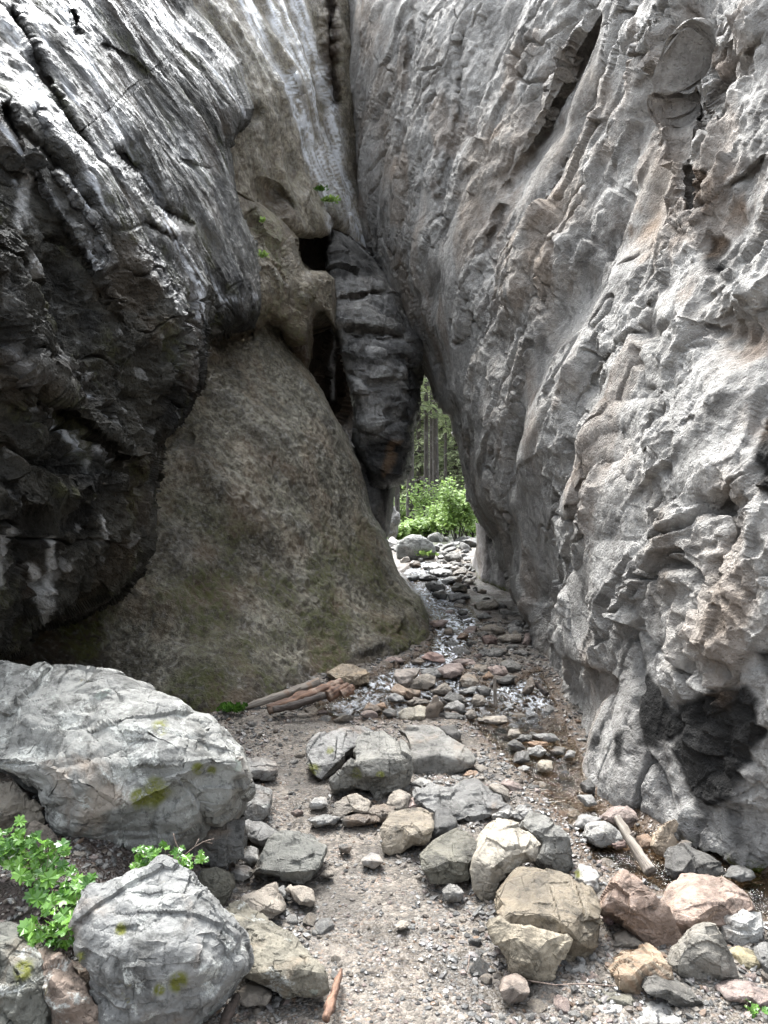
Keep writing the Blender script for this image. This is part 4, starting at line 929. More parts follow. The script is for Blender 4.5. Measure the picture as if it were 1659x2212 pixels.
R('8', [(475,605),(480,540),(540,480),(600,430),(680,438),(760,468),(830,498),(882,530),(932,610),(962,670),(952,740),(920,800),(900,847),(830,812),(800,852),(760,800),(700,780),(600,760),(500,665)], [(580,490,.0),(640,560,.12),(720,630,.17),(800,690,.19),(850,760,.15),(560,620,.14),(700,540,.05),(860,620,.1)], (.195,.16,.115), 'big brown rock with a smooth olive top standing among the right hand jumble', 'stone', short='big brown rock', crest=.45, amt=.8)
R('8', [(458,672),(500,653),(560,680),(640,680),(720,700),(800,708),(822,740),(800,790),(750,850),(722,912),(660,922),(600,892),(540,852),(490,772)], [(570,740,.09),(660,790,.17),(710,740,.10),(610,840,.13)], (.30,.255,.19), 'tan blocky rock leaning in front of the big brown rock', short='tan blocky rock', crest=.7, up=.7)
R('8', [(838,478),(850,420),(900,418),(932,470),(932,542),(900,562),(878,520)], [], 'pale', 'pale lichened rock between the rounded grey boulder and the water', 'lichen', moss=[(840,455,26)])
R('8', [(938,605),(970,540),(1000,480),(1030,448),(1080,458),(1120,490),(1170,540),(1242,600),(1262,680),(1292,750),(1230,782),(1170,792),(1130,762),(1060,692),(1000,652),(960,632)], [(1070,510,.02),(1090,620,.17),(1180,680,.12),(1010,570,.06),(1160,590,.06)], (.27,.19,.145), 'slanting pinkish brown rock with a dark left face beside the stream', short='slanting pinkish rock', crest=.7, up=.8)
R('8', [(1233,655),(1260,600),(1300,530),(1370,458),(1420,456),(1500,490),(1570,530),(1612,570),(1617,612),(1540,650),(1480,682),(1400,692),(1330,732),(1290,748),(1245,692)], [(1340,580,.10),(1440,590,.15),(1330,660,.16),(1500,560,.07),(1400,500,.03)], (.345,.255,.205), 'smooth salmon pink rock near the right edge by the water', short='salmon pink rock', amt=.7, crest=.5)
R('8', [(1468,640),(1520,608),(1580,598),(1640,620),(1652,680),(1640,732),(1580,772),(1520,777),(1488,742)], [(1560,670,.17),(1600,700,.1)], 'white', 'chalky white rounded rock at the right edge', 'dry', short='chalky white rock', crest=.6)
R('8', [(1248,855),(1290,780),(1340,710),(1380,668),(1440,663),(1470,710),(1490,780),(1522,850),(1545,925),(1440,935),(1400,965),(1340,962),(1280,905)], [(1410,720,.03),(1400,820,.17),(1460,860,.11),(1320,850,.10)], (.215,.195,.165), 'triangular grey brown rock below the salmon pink rock', short='triangular rock', crest=.75, up=.6)
R('8', [(988,895),(1010,840),(1060,800),(1130,793),(1200,793),(1242,850),(1247,912),(1180,942),(1120,962),(1080,985),(1010,942)], [(1120,850,.14),(1180,830,.08),(1070,900,.12)], (.27,.215,.155), 'orange tan rock with curved bands of darker grain', 'bands', short='banded orange rock', crest=.6)
R('8', [(1128,965),(1140,910),(1180,903),(1250,930),(1330,960),(1380,990),(1402,1022),(1340,1075),(1280,1045),(1200,1005),(1150,992)], [(1220,950,.07),(1320,1010,.12)], (.13,.12,.105), 'dark slab lying diagonally below the banded orange rock', short='dark diagonal slab', crest=.6)
R('8', [(1050,1120),(1080,1050),(1110,1000),(1150,988),(1220,1010),(1290,1030),(1330,1080),(1345,1150),(1200,1230),(1060,1220)], [(1180,1040,.1),(1230,1100,.12)], 'pale', 'pale rough rock at the bottom edge below the dark diagonal slab', 'dry', short='pale rough rock')
R('8', [(1458,965),(1500,920),(1580,928),(1659,960),(1780,1000),(1780,1070),(1640,1055),(1560,1015),(1480,995)], [], 'pink', 'flat pink rock at the right edge below the triangular rock')
R('8', [(1340,1140),(1370,1040),(1440,998),(1520,1000),(1580,1040),(1602,1115),(1570,1240),(1350,1240)], [(1460,1060,.1),(1500,1120,.12)], (.22,.175,.14), 'brown pitted rock in the bottom right corner')
R('8', [(498,965),(520,910),(570,888),(620,920),(632,970),(600,1012),(540,1024),(510,1003)], [(565,945,.2),(590,975,.16)], (.25,.20,.165), 'round brown cobble on the gravel below the tan blocky rock', amt=.5, short='round brown cobble', cat='cobble', name='cobble')
R('8', [(930,1045),(980,1020),(1030,1030),(1032,1060),(980,1082),(940,1068)], [], 'pale', 'small cream stone left of the pale rough rock')
R('8', [(1508,795),(1540,778),(1620,800),(1632,850),(1600,892),(1550,882)], [], (.33,.28,.17), 'small yellowish rock under the chalky white rock')
R('8', [(1615,775),(1659,750),(1740,760),(1740,910),(1659,892),(1640,842)], [], 'grey', 'grey rock cut by the right edge under the chalky white rock')
R('8', [(1000,730),(1050,703),(1110,750),(1132,782),(1060,790),(1010,775)], [], 'tan', 'tan chip in the hollow between slanting and banded rocks')
R('8', [(768,885),(800,850),(870,830),(932,850),(920,882),(850,895)], [], 'pale', 'flat pale stone on the gravel right of the tan blocky rock', crest=.2, up=1.7)
R('8', [(948,605),(990,608),(1002,650),(980,692),(955,665)], [], (.40,.27,.25), 'bright pink stone leaning between the big brown and slanting rocks')
R('8', [(248,535),(280,498),(320,510),(352,540),(330,577),(270,577)], [], 'pale', 'small white stone at the foot of the olive cracked block')
R('8', [(45,690),(80,668),(110,675),(105,695),(60,698)], [], 'tan', 'single flat tan pebble on the path left of the big brown rock')
R('8', [(880,945),(940,950),(1010,970),(1080,1000),(1090,1030),(1010,1040),(930,1020),(890,990)], [], 'olive', 'low sunken olive rock between the cobble and the pale rough rock', crest=.2, up=1.8)
# --- stones in the near channel
R('8', [(868,295),(900,240),(960,230),(1010,258),(1032,310),(1000,332),(940,342),(890,322)], [(950,280,.14)], 'pale', 'pale rounded rock in the near channel under the grey driftwood pole', 'dry')
R('8', [(946,215),(990,170),(1040,158),(1090,190),(1107,222),(1080,262),(1040,282),(1000,242)], [], 'pink', 'rounded pinkish rock behind the grey driftwood pole')
R('8', [(832,252),(850,210),(890,198),(942,220),(910,245),(870,268)], [], 'pale', 'flat pale stone at the far left of the near channel')
R('8', [(1168,335),(1190,280),(1220,230),(1260,213),(1282,240),(1257,290),(1267,340),(1250,385),(1210,373)], [(1230,290,.1),(1230,340,.12)], (.34,.27,.20), 'upright pointed tan stone right of the grey driftwood pole', crest=.9, up=.4, short='upright pointed stone')
R('8', [(1236,435),(1260,350),(1310,338),(1400,370),(1452,410),(1475,455),(1400,475),(1350,485),(1300,515),(1250,485)], [(1330,390,.10),(1290,440,.14),(1400,430,.1)], 'wetg', 'grey rock in the water at the foot of the cliff', short='grey rock at the cliff foot')
R('8', [(1270,335),(1300,308),(1335,320),(1335,352),(1290,355)], [], 'wetg', 'small dark rock between the pointed tan stone and the cliff')
R('8', [(1478,475),(1530,428),(1590,440),(1607,472),(1550,495)], [], 'grey', 'small grey rock in the water close to the mossy cliff base')
R('8', [(1098,295),(1140,283),(1167,320),(1150,352),(1110,345)], [], 'orange', 'rust brown stone left of the upright pointed stone')
R('8', [(985,330),(1010,310),(1045,315),(1050,345),(1000,350)], [], 'red', 'dark red stone touching the middle of the grey driftwood pole')
R('8', [(850,65),(890,45),(917,80),(917,120),(870,105)], [], 'wetg', 'grey stone at the water edge against the cliff')
R('8', [(843,118),(900,113),(922,158),(880,170)], [], 'grey', 'pale grey stone below the grey one against the cliff')
# --- middle stream
R('a', [(126,225),(210,180),(290,176),(370,205),(387,232),(387,282),(330,297),(270,302),(170,255)], [(250,208,.0),(270,235,.10),(345,235,.06),(300,270,.08)], (.34,.27,.19), 'large flat topped tan rock at the end of the driftwood pile', short='flat topped tan rock', crest=.45, up=2.0)
R('a', [(528,245),(540,205),(620,196),(692,197),(665,240),(645,285),(612,322),(560,292)], [], (.34,.29,.25), 'smooth cream rock heading the midstream heap', amt=.5, short='smooth cream rock')
R('a', [(780,202),(840,170),(930,165),(952,200),(932,242),(870,262),(810,242)], [], 'pink', 'pinkish slab at the back of the midstream heap', short='pinkish slab')
R('a', [(685,215),(740,190),(800,200),(815,240),(780,260),(700,235)], [], 'grey', 'grey stone between the smooth cream rock and the pinkish slab')
R('a', [(618,322),(645,270),(700,230),(782,240),(782,292),(730,324)], [(700,270,.12)], 'tan', 'tan angular rock at the front of the smooth cream rock')
R('a', [(693,132),(720,105),(780,97),(822,115),(834,158),(770,163)], [(770,125,.06)], (.38,.26,.22), 'pink boulder standing in glittering water upstream of the heap', short='pink water boulder')
R('a', [(463,152),(490,130),(550,131),(584,158),(540,166),(480,168)], [], 'pink', 'pale pink stone in the water at the foot of the sloping slab')
R('a', [(628,155),(680,135),(712,160),(690,172),(640,175)], [], 'brown', 'brown stone left of the pink water boulder')
R('a', [(868,155),(930,134),(1010,145),(1022,178),(960,192),(900,178)], [], 'pink', 'flat dusty pink stone right of the pink water boulder')
R('a', [(908,265),(960,230),(1010,240),(1032,282),(1000,312),(930,308)], [], 'tan', 'tan rock on the right of the midstream heap')
R('a', [(556,465),(600,430),(680,409),(732,430),(722,482),(700,512),(600,514),(563,492)], [(640,450,.08),(660,480,.14)], (.36,.32,.25), 'cream boulder at the near end of the midstream heap', short='cream boulder')
R('a', [(708,504),(740,410),(778,358),(802,390),(837,410),(812,460),(802,502),(760,508)], [(775,430,.14)], 'brown', 'upright dark brown stone beside the cream boulder', crest=.8, up=.5)
R('a', [(828,435),(870,390),(910,383),(947,420),(952,462),(900,458),(850,447)], [], 'pale', 'pale stone on top of the near heap right of the upright brown stone')
R('a', [(803,472),(830,450),(900,460),(952,492),(932,513),(830,503)], [], 'wetg', 'dark wet stone under the pale stone at the near heap')
R('a', [(950,470),(980,440),(1010,450),(1015,490),(970,500)], [], 'tan', 'tan stone at the right end of the near heap')
R('a', [(343,445),(380,403),(430,420),(457,450),(420,472),(370,474)], [], 'brown', 'brown stone alone in the shallow water left of the heap')
R('a', [(415,412),(470,398),(487,430),(450,445)], [], 'orange', 'pale orange stone touching the lone brown stone')
R('a', [(460,460),(500,430),(550,450),(545,490),(490,495)], [], 'wetg', 'small wet grey stone left of the cream boulder')
R('a', [(490,370),(530,345),(590,365),(600,395),(540,405)], [], 'grey', 'flat grey stone left of the orange stones in the heap')
R('a', [(513,335),(545,288),(600,320),(692,330),(692,362),(620,378),(560,372)], [], (.34,.25,.18), 'broad tan orange stone in front of the smooth cream rock')
R('a', [(612,400),(650,375),(720,380),(735,405),(690,415),(630,420)], [], 'tan', 'tan slab resting behind the cream boulder')
R('a', [(748,335),(800,300),(840,278),(882,320),(872,352),(800,355)], [], 'tan', 'pointed tan stone in the centre of the heap')
R('a', [(820,380),(860,350),(940,355),(980,400),(930,415),(870,400)], [], 'wetg', 'dark slab across the centre of the heap')
R('a', [(908,335),(960,310),(1022,310),(1012,342),(950,355)], [], 'grey', 'grey stone below the tan rock at the right of the heap')
R('a', [(1020,320),(1060,300),(1105,320),(1100,355),(1040,360)], [], 'wetg', 'dark grey stone beside the upright stick')
R('a', [(988,385),(1020,350),(1060,358),(1082,400),(1040,423),(1000,413)], [], 'tan', 'rounded tan stone left of the upright stick')
R('a', [(1088,195),(1140,180),(1190,188),(1217,230),(1180,247),(1120,242)], [], 'pink', 'pink slab above the upright stick')
R('a', [(1058,250),(1090,213),(1127,240),(1112,272),(1070,268)], [], 'orange', 'rusty stone left of the pink slab')
R('a', [(1138,265),(1190,245),(1262,240),(1242,282),(1180,294)], [], 'wetg', 'grey wet slab right of the upright stick')
R('a', [(998,205),(1020,174),(1092,180),(1082,222),(1020,234)], [], 'tan', 'brownish stone behind the rusty stone')
R('a', [(1028,515),(1018,490),(1100,488),(1190,488),(1207,516),(1150,530)], [], 'tan', 'flat tan slab awash in the dark channel', crest=.2, up=2.0)
R('a', [(1203,602),(1220,560),(1270,557),(1282,592),(1240,618)], [], 'tan', 'tan stone in the dark channel')
R('a', [(1328,665),(1400,658),(1442,690),(1400,723),(1330,713)], [], 'pale', 'pale stone near the cliff under the orange one')
R('a', [(1323,642),(1380,630),(1442,640),(1437,667),(1350,664)], [], 'orange', 'flat orange stone near the cliff')
R('a', [(1255,620),(1290,590),(1350,600),(1355,630),(1290,635)], [], 'wetg', 'wet grey stone left of the flat orange stone')
R('a', [(1350,590),(1400,580),(1480,595),(1500,620),(1440,640),(1370,620)], [], 'grey', 'long grey stone behind the flat orange stone')
R('a', [(1460,690),(1500,660),(1550,670),(1545,710),(1480,715)], [], 'wetg', 'grey stone against the cliff right of the pale stone')
R('a', [(1545,725),(1570,680),(1610,690),(1605,730)], [], 'grey', 'upright grey stone touching the cliff')
R('a', [(1383,765),(1400,738),(1470,743),(1477,792),(1440,818),(1390,803)], [], (.36,.31,.24), 'square cream stone in the brown water')
R('a', [(1263,795),(1300,775),(1342,785),(1332,808),(1280,815)], [], 'pale', 'little white stone left of the square cream stone')
R('a', [(1200,650),(1240,615),(1300,650),(1320,680),(1260,690)], [], 'wetg', 'wet brown stone left of the pale stone near the cliff')
R('a', [(1240,760),(1260,690),(1320,690),(1340,750),(1290,770)], [], 'wetg', 'mottled grey stone midway down the brown channel')
R('a', [(936,835),(980,798),(1022,810),(1037,852),(990,864)], [], 'orange', 'orange stone at the near side of the smooth rounded rock')
R('a', [(753,855),(780,838),(840,843),(847,872),(780,884)], [], 'pink', 'flat peach stone in front of the smooth rounded rock')
R('a', [(868,845),(900,828),(942,850),(932,884),(890,884)], [], 'grey', 'grey stone between peach and orange stones')
R('a', [(1000,790),(1050,775),(1090,790),(1080,830),(1040,830)], [], 'tan', 'tan stone at the right tip of the smooth rounded rock')
R('a', [(1070,840),(1120,825),(1220,845),(1200,870),(1090,875)], [], 'wetg', 'flat wet slab above the pink stone in the channel')
R('a', [(1168,885),(1190,850),(1240,868),(1302,920),(1270,943),(1210,933)], [], 'pink', 'wet pink stone at the left edge of the brown channel')
R('a', [(1098,895),(1150,880),(1212,910),(1232,970),(1210,1014),(1150,945)], [], 'tan', 'tan stone right of the broad low rock')
R('a', [(1290,900),(1340,885),(1395,900),(1380,925),(1310,925)], [], 'wetg', 'half drowned grey slab right of the wet pink stone')
R('a', [(1235,1040),(1270,1010),(1320,1015),(1325,1040),(1270,1055)], [], 'grey', 'small round grey stone beside the brown water')
R('a', [(1298,345),(1330,260),(1357,248),(1372,300),(1340,355)], [], 'brown', 'leaning brown stone in the shade under the cliff')
R('a', [(628,885),(690,850),(760,868),(772,907),(700,914),(650,903)], [], 'pale', 'pale flat stone behind the broad low rock')
R('a', [(588,1035),(620,980),(660,963),(692,1000),(682,1042),(620,1050)], [], 'pink', 'peach stone at the left end of the broad low rock')
R('a', [(548,905),(580,880),(632,895),(622,932),(560,924)], [], 'grey', 'small grey stone at the foot of the angular twin rock')
R('a', [(478,1005),(510,930),(560,918),(632,960),(605,1035),(540,1065)], [], 'tan', 'tan rock filling the corner below the angular twin rock')
R('a', [(378,1055),(400,1010),(470,998),(542,1020),(532,1064),(450,1110)], [], 'brown', 'flat brown stone left of the tan corner rock')
R('a', [(25,1005),(60,970),(120,973),(137,1010),(80,1030)], [], 'pale', 'pale stone on the path left of the twin rock')
# --- far cascade
R('b', [(545,692),(590,660),(680,663),(790,668),(802,690),(720,702),(600,708)], [], 'pale', 'long pale slab at the top of the far cascade', crest=.3, up=3)
R('b', [(600,722),(690,703),(780,718),(797,752),(700,764),(620,748)], [], 'grey', 'grey slab just below the long pale slab', crest=.3, up=3)
R('b', [(780,692),(830,673),(882,715),(850,733),(800,712)], [], 'tan', 'tan stone at the right end of the long pale slab')
R('b', [(778,855),(830,808),(880,830),(917,850),(912,898),(850,884),(800,884)], [], 'olive', 'olive block in the middle of the far cascade')
R('b', [(568,825),(640,798),(720,830),(742,882),(680,894),(600,874)], [], 'wetg', 'dark tilted slab left of the olive block')
R('b', [(620,905),(720,868),(762,910),(732,954),(690,944)], [], 'wetg', 'wet slab at the foot of the far cascade')
R('b', [(758,915),(850,900),(930,908),(952,942),(850,964),(770,964)], [], 'grey', 'wide grey ledge below the olive block')
R('b', [(510,790),(560,750),(640,760),(690,790),(600,800)], [], 'wetg', 'dark slab on the left of the far cascade')
R('b', [(700,800),(760,770),(840,790),(820,815),(740,830)], [], 'grey', 'grey slab above the olive block')
R('b', [(890,800),(930,780),(980,800),(960,835),(910,830)], [], 'tan', 'tan stone right of the olive block')
R('b', [(990,890),(1030,870),(1075,880),(1070,905),(1010,910)], [], 'brown', 'brown stone below the far pale rock face')
R('b', [(968,985),(1060,958),(1142,963),(1162,1002),(1100,1044),(1000,1044)], [], (.27,.235,.19), 'squarish tan grey rock in the far stream bed')
R('b', [(988,1075),(1050,1048),(1122,1100),(1060,1120),(1000,1104)], [], 'grey', 'slanting grey stone below the squarish tan rock')
R('b', [(1170,1030),(1240,1040),(1320,1060),(1310,1090),(1200,1085)], [], 'wetg', 'grey stones edge beside the foot of the cliff far upstream')
R('b', [(830,1040),(860,1030),(925,1045),(915,1075),(850,1080)], [], 'wetg', 'dark stone in the glittering far stream')
R('b', [(1248,1205),(1290,1158),(1350,1170),(1382,1210),(1330,1254),(1260,1234)], [], 'grey', 'grey rounded rock close under the cliff far upstream')
R('b', [(1168,1265),(1230,1230),(1350,1228),(1354,1292),(1270,1314),(1190,1304)], [], 'tan', 'brownish blocky rock below the grey rounded one')
R('b', [(1028,1255),(1100,1238),(1162,1280),(1152,1322),(1060,1334)], [], 'red', 'reddish block at the right edge of the glittering water')
R('b', [(1008,1385),(1100,1348),(1242,1380),(1202,1424),(1080,1434),(1010,1414)], [], 'wetg', 'dark flat rock below the reddish block')
R('b', [(1268,1394),(1350,1348),(1442,1400),(1370,1425)], [], 'wetg', 'dark slab under the cliff right of the flat rock')
R('b', [(1188,1475),(1280,1448),(1372,1490),(1362,1544),(1260,1554),(1210,1514)], [], 'wetg', 'dark grey block at the right of the midstream heap')
R('b', [(1370,1310),(1380,1240),(1420,1225),(1440,1290),(1420,1330)], [], 'pink', 'upright pinkish stone against the cliff upstream')
R('b', [(818,1275),(860,1228),(932,1240),(905,1274)], [], 'orange', 'rusty stone in the middle of the glittering water')
R('b', [(606,1145),(690,1108),(762,1130),(722,1174),(640,1180)], [], 'pink', 'pink flat stone near the tip of the sloping slab')
R('b', [(1013,1195),(1080,1158),(1150,1158),(1162,1192),(1100,1224),(1030,1219)], [], 'tan', 'flat tan stone above the reddish block')
R('b', [(718,1215),(760,1178),(802,1200),(792,1234),(740,1244)], [], 'brown', 'brown stone left of the rusty stone')
R('b', [(418,775),(450,748),(522,760),(512,793),(440,804)], [], 'dgrey', 'black wet stone at the upper end of the sloping slab')
R('b', [(430,660),(470,635),(530,650),(545,690),(470,690)], [], 'brown', 'brown stone below the far round boulder')
R('b', [(335,612),(345,510),(400,450),(460,424),(530,424),(590,450),(630,490),(657,530),(664,606),(560,628),(400,622)], [(500,470,.1),(470,540,.16),(590,540,.1)], (.27,.27,.25), 'big rounded grey boulder at the end of the canyon before the forest', 'dry', 'boulder', crest=.8, up=.7, cat='boulder', amt=.4, short='far round boulder', lv=4)
R('b', [(718,595),(770,558),(840,568),(872,610),(840,654),(760,644)], [], 'wetg', 'dark angular rock right of the far round boulder')
R('b', [(668,605),(700,588),(732,610),(690,628)], [], 'white', 'small white stone right of the far round boulder')
R('b', [(245,300),(290,180),(342,240),(357,280),(330,380),(280,420),(255,380)], [], 'grey', 'tall shattered rock on the far left bank below the layered block', crest=.9, up=.3, d0=17.5)
R('b', [(250,480),(300,440),(360,470),(350,520),(280,540)], [], 'pale', 'pale rubble block left of the far round boulder')
# ------------------------------------------------------------------ wood
def wood_mat(name, c1, c2, c3):
    n = NB(name); co = n.obj()
    g = n.noise(n.scale(co, (45, 45, 3)), 1, 7, .7, .3); b = n.noise(co, 6, 5)
    col = n.mix(n.ramp(g, .35, .65), c1, c2); col = n.mix(n.ramp(b, .52, .66), col, c3)
    n.l(col, n.b.inputs['Base Color']); n.b.inputs['Roughness'].default_value = .75
    n.l(n.bump(g, .8, .01), n.b.inputs['Normal']); return n.m
WD = {'red': wood_mat('wet_reddish_wood', (.055,.028,.018), (.19,.105,.065), (.27,.20,.15)), 'grey': wood_mat('weathered_wood', (.10,.08,.065), (.26,.225,.185), (.16,.09,.05)), 'dark': wood_mat('rotten_wood', (.014,.010,.008), (.06,.042,.032), (.14,.12,.10)),
      'bark': wood_mat('conifer_bark', (.022,.017,.014), (.075,.060,.050), (.12,.11,.10)), 'twig': wood_mat('twig_bark', (.07,.045,.035), (.20,.15,.12), (.12,.09,.07))}
def tube(pts, rad, ns=12, seed=1, rough=.12, cap=True, sub=6):
    """a tapered tube through world points"""
    pts = [Vector(p) for p in pts]; C = []; Rr = []
    for i in range(len(pts)-1):
        for k in range(sub):
            t = k/sub; C.append(pts[i].lerp(pts[i+1], t)); Rr.append(rad[i]+(rad[i+1]-rad[i])*t)
    C.append(pts[-1]); Rr.append(rad[-1])
    V = []; T = []; up = Vector((0.13,.21,1)).normalized()
    for i, c in enumerate(C):
        d = (C[min(i+1, len(C)-1)]-C[max(i-1, 0)]).normalized()
        u = d.cross(up); 
        if u.length < .1: u = d.cross(Vector((1,0,0)))
        u.normalize(); w = d.cross(u)
        for k in range(ns):
            a = 2*math.pi*k/ns; q = c+(u*math.cos(a)+w*math.sin(a))*Rr[i]
            V.append(tuple(q))
    V = np.array(V); m = max(rad); 
    if rough:
        cc = np.repeat(np.array([tuple(c) for c in C]), ns, 0); N = V-cc
        h = fbm(V/m*np.array([.5,.5,.5]), 3, seed)+.4*facets(V/m*.8, seed+3)[0]
        V = V+N*(h*rough*1.6)[:,None]
    n = len(C)
    for i in range(n-1):
        for k in range(ns):
            a, b = i*ns+k, i*ns+(k+1)%ns; T += [(a, b, b+ns), (a, b+ns, a+ns)]
    if cap:
        V = np.concatenate([V, [tuple(C[0]), tuple(C[-1])]]); e = len(V)-2
        for k in range(ns):
            T += [(e, (k+1)%ns, k), (e+1, (n-1)*ns+k, (n-1)*ns+(k+1)%ns)]
    return V, np.array(T)
def join(parts):
    V = []; T = []; o = 0
    for v, t in parts: V.append(v); T.append(t+o); o += len(v)
    return np.concatenate(V), np.concatenate(T)
def log(name, pts, rad, mat, label, cat='driftwood', knots=0, rough=.16, ns=14, seed=3, group=None):
    parts = [tube(pts, rad, ns, seed, rough, True, 10)]
    rs = random.Random(seed)
    a, b = Vector(pts[0]), Vector(pts[-1])
    for k in range(knots):
        t = rs.uniform(.25, .9); p = a.lerp(b, t); d = Vector((rs.uniform(-1,1), rs.uniform(-1,0), rs.uniform(.2,1))).normalized()
        parts.append(tube([p, p+d*rad[0]*1.9], [rad[0]*.35, rad[0]*.18], 7, seed+k, .2, True, 3))
    V, T = join(parts)
    org = np.array(pts[0]); V = V-org
    # put the grain of the wood along the local z axis: rotate the mesh back so that z runs along the log
    d = (b-a).normalized(); q = Vector((0,0,1)).rotation_difference(d)
    M = np.array(q.to_matrix()); V = V@M
    o = mesh_np(name, V, T, WD[mat], None, None, True, 3); o.location = org; o.rotation_mode = 'QUATERNION'; o.rotation_quaternion = q
    tag(o, label, cat, group); return o
def gat(px, py, dz=0.0, dd=0.0):
    d = gdist(px, py); v = at(px, py, d); v.y += dd; v.z += dz; return tuple(v)
def atd(px, py, d): return tuple(at(px, py, d))
log('driftwood_log', [atd(517,1531,5.88), atd(600,1505,6.0), atd(690,1474,6.15)], [.020,.036,.040], 'grey', 'upper grey brown log of the driftwood pile at the foot of the sloping slab', 'log', 2, seed=5)
log('driftwood_log', [atd(578,1532,5.72), atd(660,1506,5.82), atd(737,1474,6.0)], [.038,.044,.036], 'red', 'split reddish log lying lowest in front of the driftwood pile', 'log', 1, .3, seed=8)
log('driftwood_log', [atd(590,1534,5.62), atd(650,1519,5.68), atd(708,1500,5.75)], [.022,.030,.026], 'dark', 'short black rotten log under the split reddish log', 'log', 0, .3, seed=12)
log('driftwood_branch', [atd(708,1504,5.7), atd(728,1493,5.75), atd(752,1477,5.8)], [.040,.044,.016], 'red', 'stubby reddish branch end at the right of the driftwood pile', 'driftwood', 0, .35, seed=15)
log('wood_chunk', [atd(738,1500,5.68), atd(752,1492,5.70), atd(762,1484,5.74)], [.030,.040,.022], 'red', 'pale reddish wood chunk beneath the flat topped tan rock', 'driftwood', 0, .4, seed=17)
log('driftwood_stick', [atd(630,1496,5.98), atd(650,1484,6.0)], [.012,.008], 'grey', 'little stick laid across the upper log of the pile', 'stick', 0, .1, seed=19)
log('driftwood_pole', [atd(1333,1766,3.52), atd(1350,1795,3.46), atd(1385,1852,3.34), atd(1406,1884,3.27)], [.020,.022,.025,.028], 'grey', 'grey weathered pole slanting down from the stones into the near channel', 'log', 2, .12, seed=21)
log('upright_stick', [atd(1070,1526,5.98), atd(1069,1490,5.98), atd(1069,1463,6.0)], [.015,.015,.011], 'grey', 'short grey stick standing upright in the stream beside the heap of stones', 'stick', 0, .12, seed=23)
log('driftwood_branch', [atd(1158,1474,6.35), atd(1170,1490,6.3), atd(1183,1500,6.25)], [.020,.026,.020], 'dark', 'crooked grey root wedged against the foot of the overhanging cliff', 'driftwood', 0, .3, seed=25)
log('driftwood_branch', [atd(737,2096,2.56), atd(724,2135,2.44), atd(714,2165,2.36), atd(705,2202,2.27)], [.008,.013,.016,.010], 'red', 'broken reddish brown branch on the gravel near the bottom edge', 'driftwood', 1, .35, seed=27)
log('driftwood_branch', [atd(510,2155,2.33), atd(497,2185,2.26), atd(484,2225,2.2)], [.012,.018,.016], 'dark', 'dark rotten stick between the pointed boulder and smooth tan stone', 'driftwood', 0, .35, seed=29)
def twig(pp, r, label):
    parts = [tube([atd(*p) for p in pts], [r]*len(pts), 6, 31, 0, True, 4) for pts in pp]
    V, T = join(parts); o = mesh_np('dry_twig', V, T, WD['twig'], None, None, True, 3); tag(o, label, 'twig')
twig([[(374,1800,2.75),(380,1822,2.74),(396,1850,2.72)]], .0022, 'thin curved dry twig rising beside the leafy trailing plant')
twig([[(392,1852,2.72),(420,1830,2.76),(440,1818,2.78),(462,1812,2.80)],[(420,1830,2.76),(430,1812,2.78)],[(440,1818,2.78),(458,1822,2.80)]], .0022, 'forked pale dry twig pointing right above the trailing plant')
twig([[(1008,2100,2.5),(1012,2085,2.53),(1014,2063,2.6)]], .002, 'single straw lying on the path left of the tan blocky rock')
twig([[(1033,2158,2.4),(1045,2165,2.38),(1060,2172,2.37)]], .002, 'brown needle of dead grass near the round brown cobble')
twig([[(1140,2118,2.5),(1200,2128,2.46),(1250,2125,2.46),(1330,2130,2.44)]], .0022, 'long bent straw below the flat pale stone')

# ------------------------------------------------------------------ leaves
def leaf_mat(name, c1, c2, rough=.35, spec=.5, trans=.3):
    n = NB(name)
    a = n.attr('tone'); g = n.noise(n.obj(), 25, 3)
    col = n.mix(a, c1, c2); col = n.mix(n.math('MULTIPLY', n.ramp(g, .45, .65), .35), col, n.mix(1, col, (1.35,1.25,.8), 'MULTIPLY'))
    n.l(col, n.b.inputs['Base Color']); n.b.inputs['Roughness'].default_value = rough; n.b.inputs['Specular IOR Level'].default_value = spec
    tl = n.n('ShaderNodeBsdfTranslucent'); n.l(col, tl.inputs['Color']); m = n.n('ShaderNodeMixShader'); m.inputs[0].default_value = trans
    n.l(n.b.outputs[0], m.inputs[1]); n.l(tl.outputs[0], m.inputs[2]); n.l(m.outputs[0], n.out.inputs[0]); return n.m
LM = {'plant': leaf_mat('lobed_leaf', (.04,.115,.016), (.15,.30,.05), .3, .6), 'needle': leaf_mat('conifer_needles', (.12,.15,.08), (.32,.37,.21), .6, .25, .5), 'pale': leaf_mat('pale_conifer_needles', (.21,.25,.15), (.52,.57,.38), .6, .25, .5),
      'bush': leaf_mat('spring_leaves', (.11,.19,.045), (.30,.42,.13), .45, .3, .4), 'moss': leaf_mat('green_tuft', (.03,.08,.01), (.09,.19,.03), .6, .2, .2)}
LOBE = [(0,0),(.16,-.06),(.36,-.02),(.30,.16),(.52,.26),(.40,.40),(.50,.62),(.28,.60),(.20,.78),(.10,.74),(0,1.0)]
LOBE = LOBE+[(-x, y) for x, y in reversed(LOBE[1:-1])]
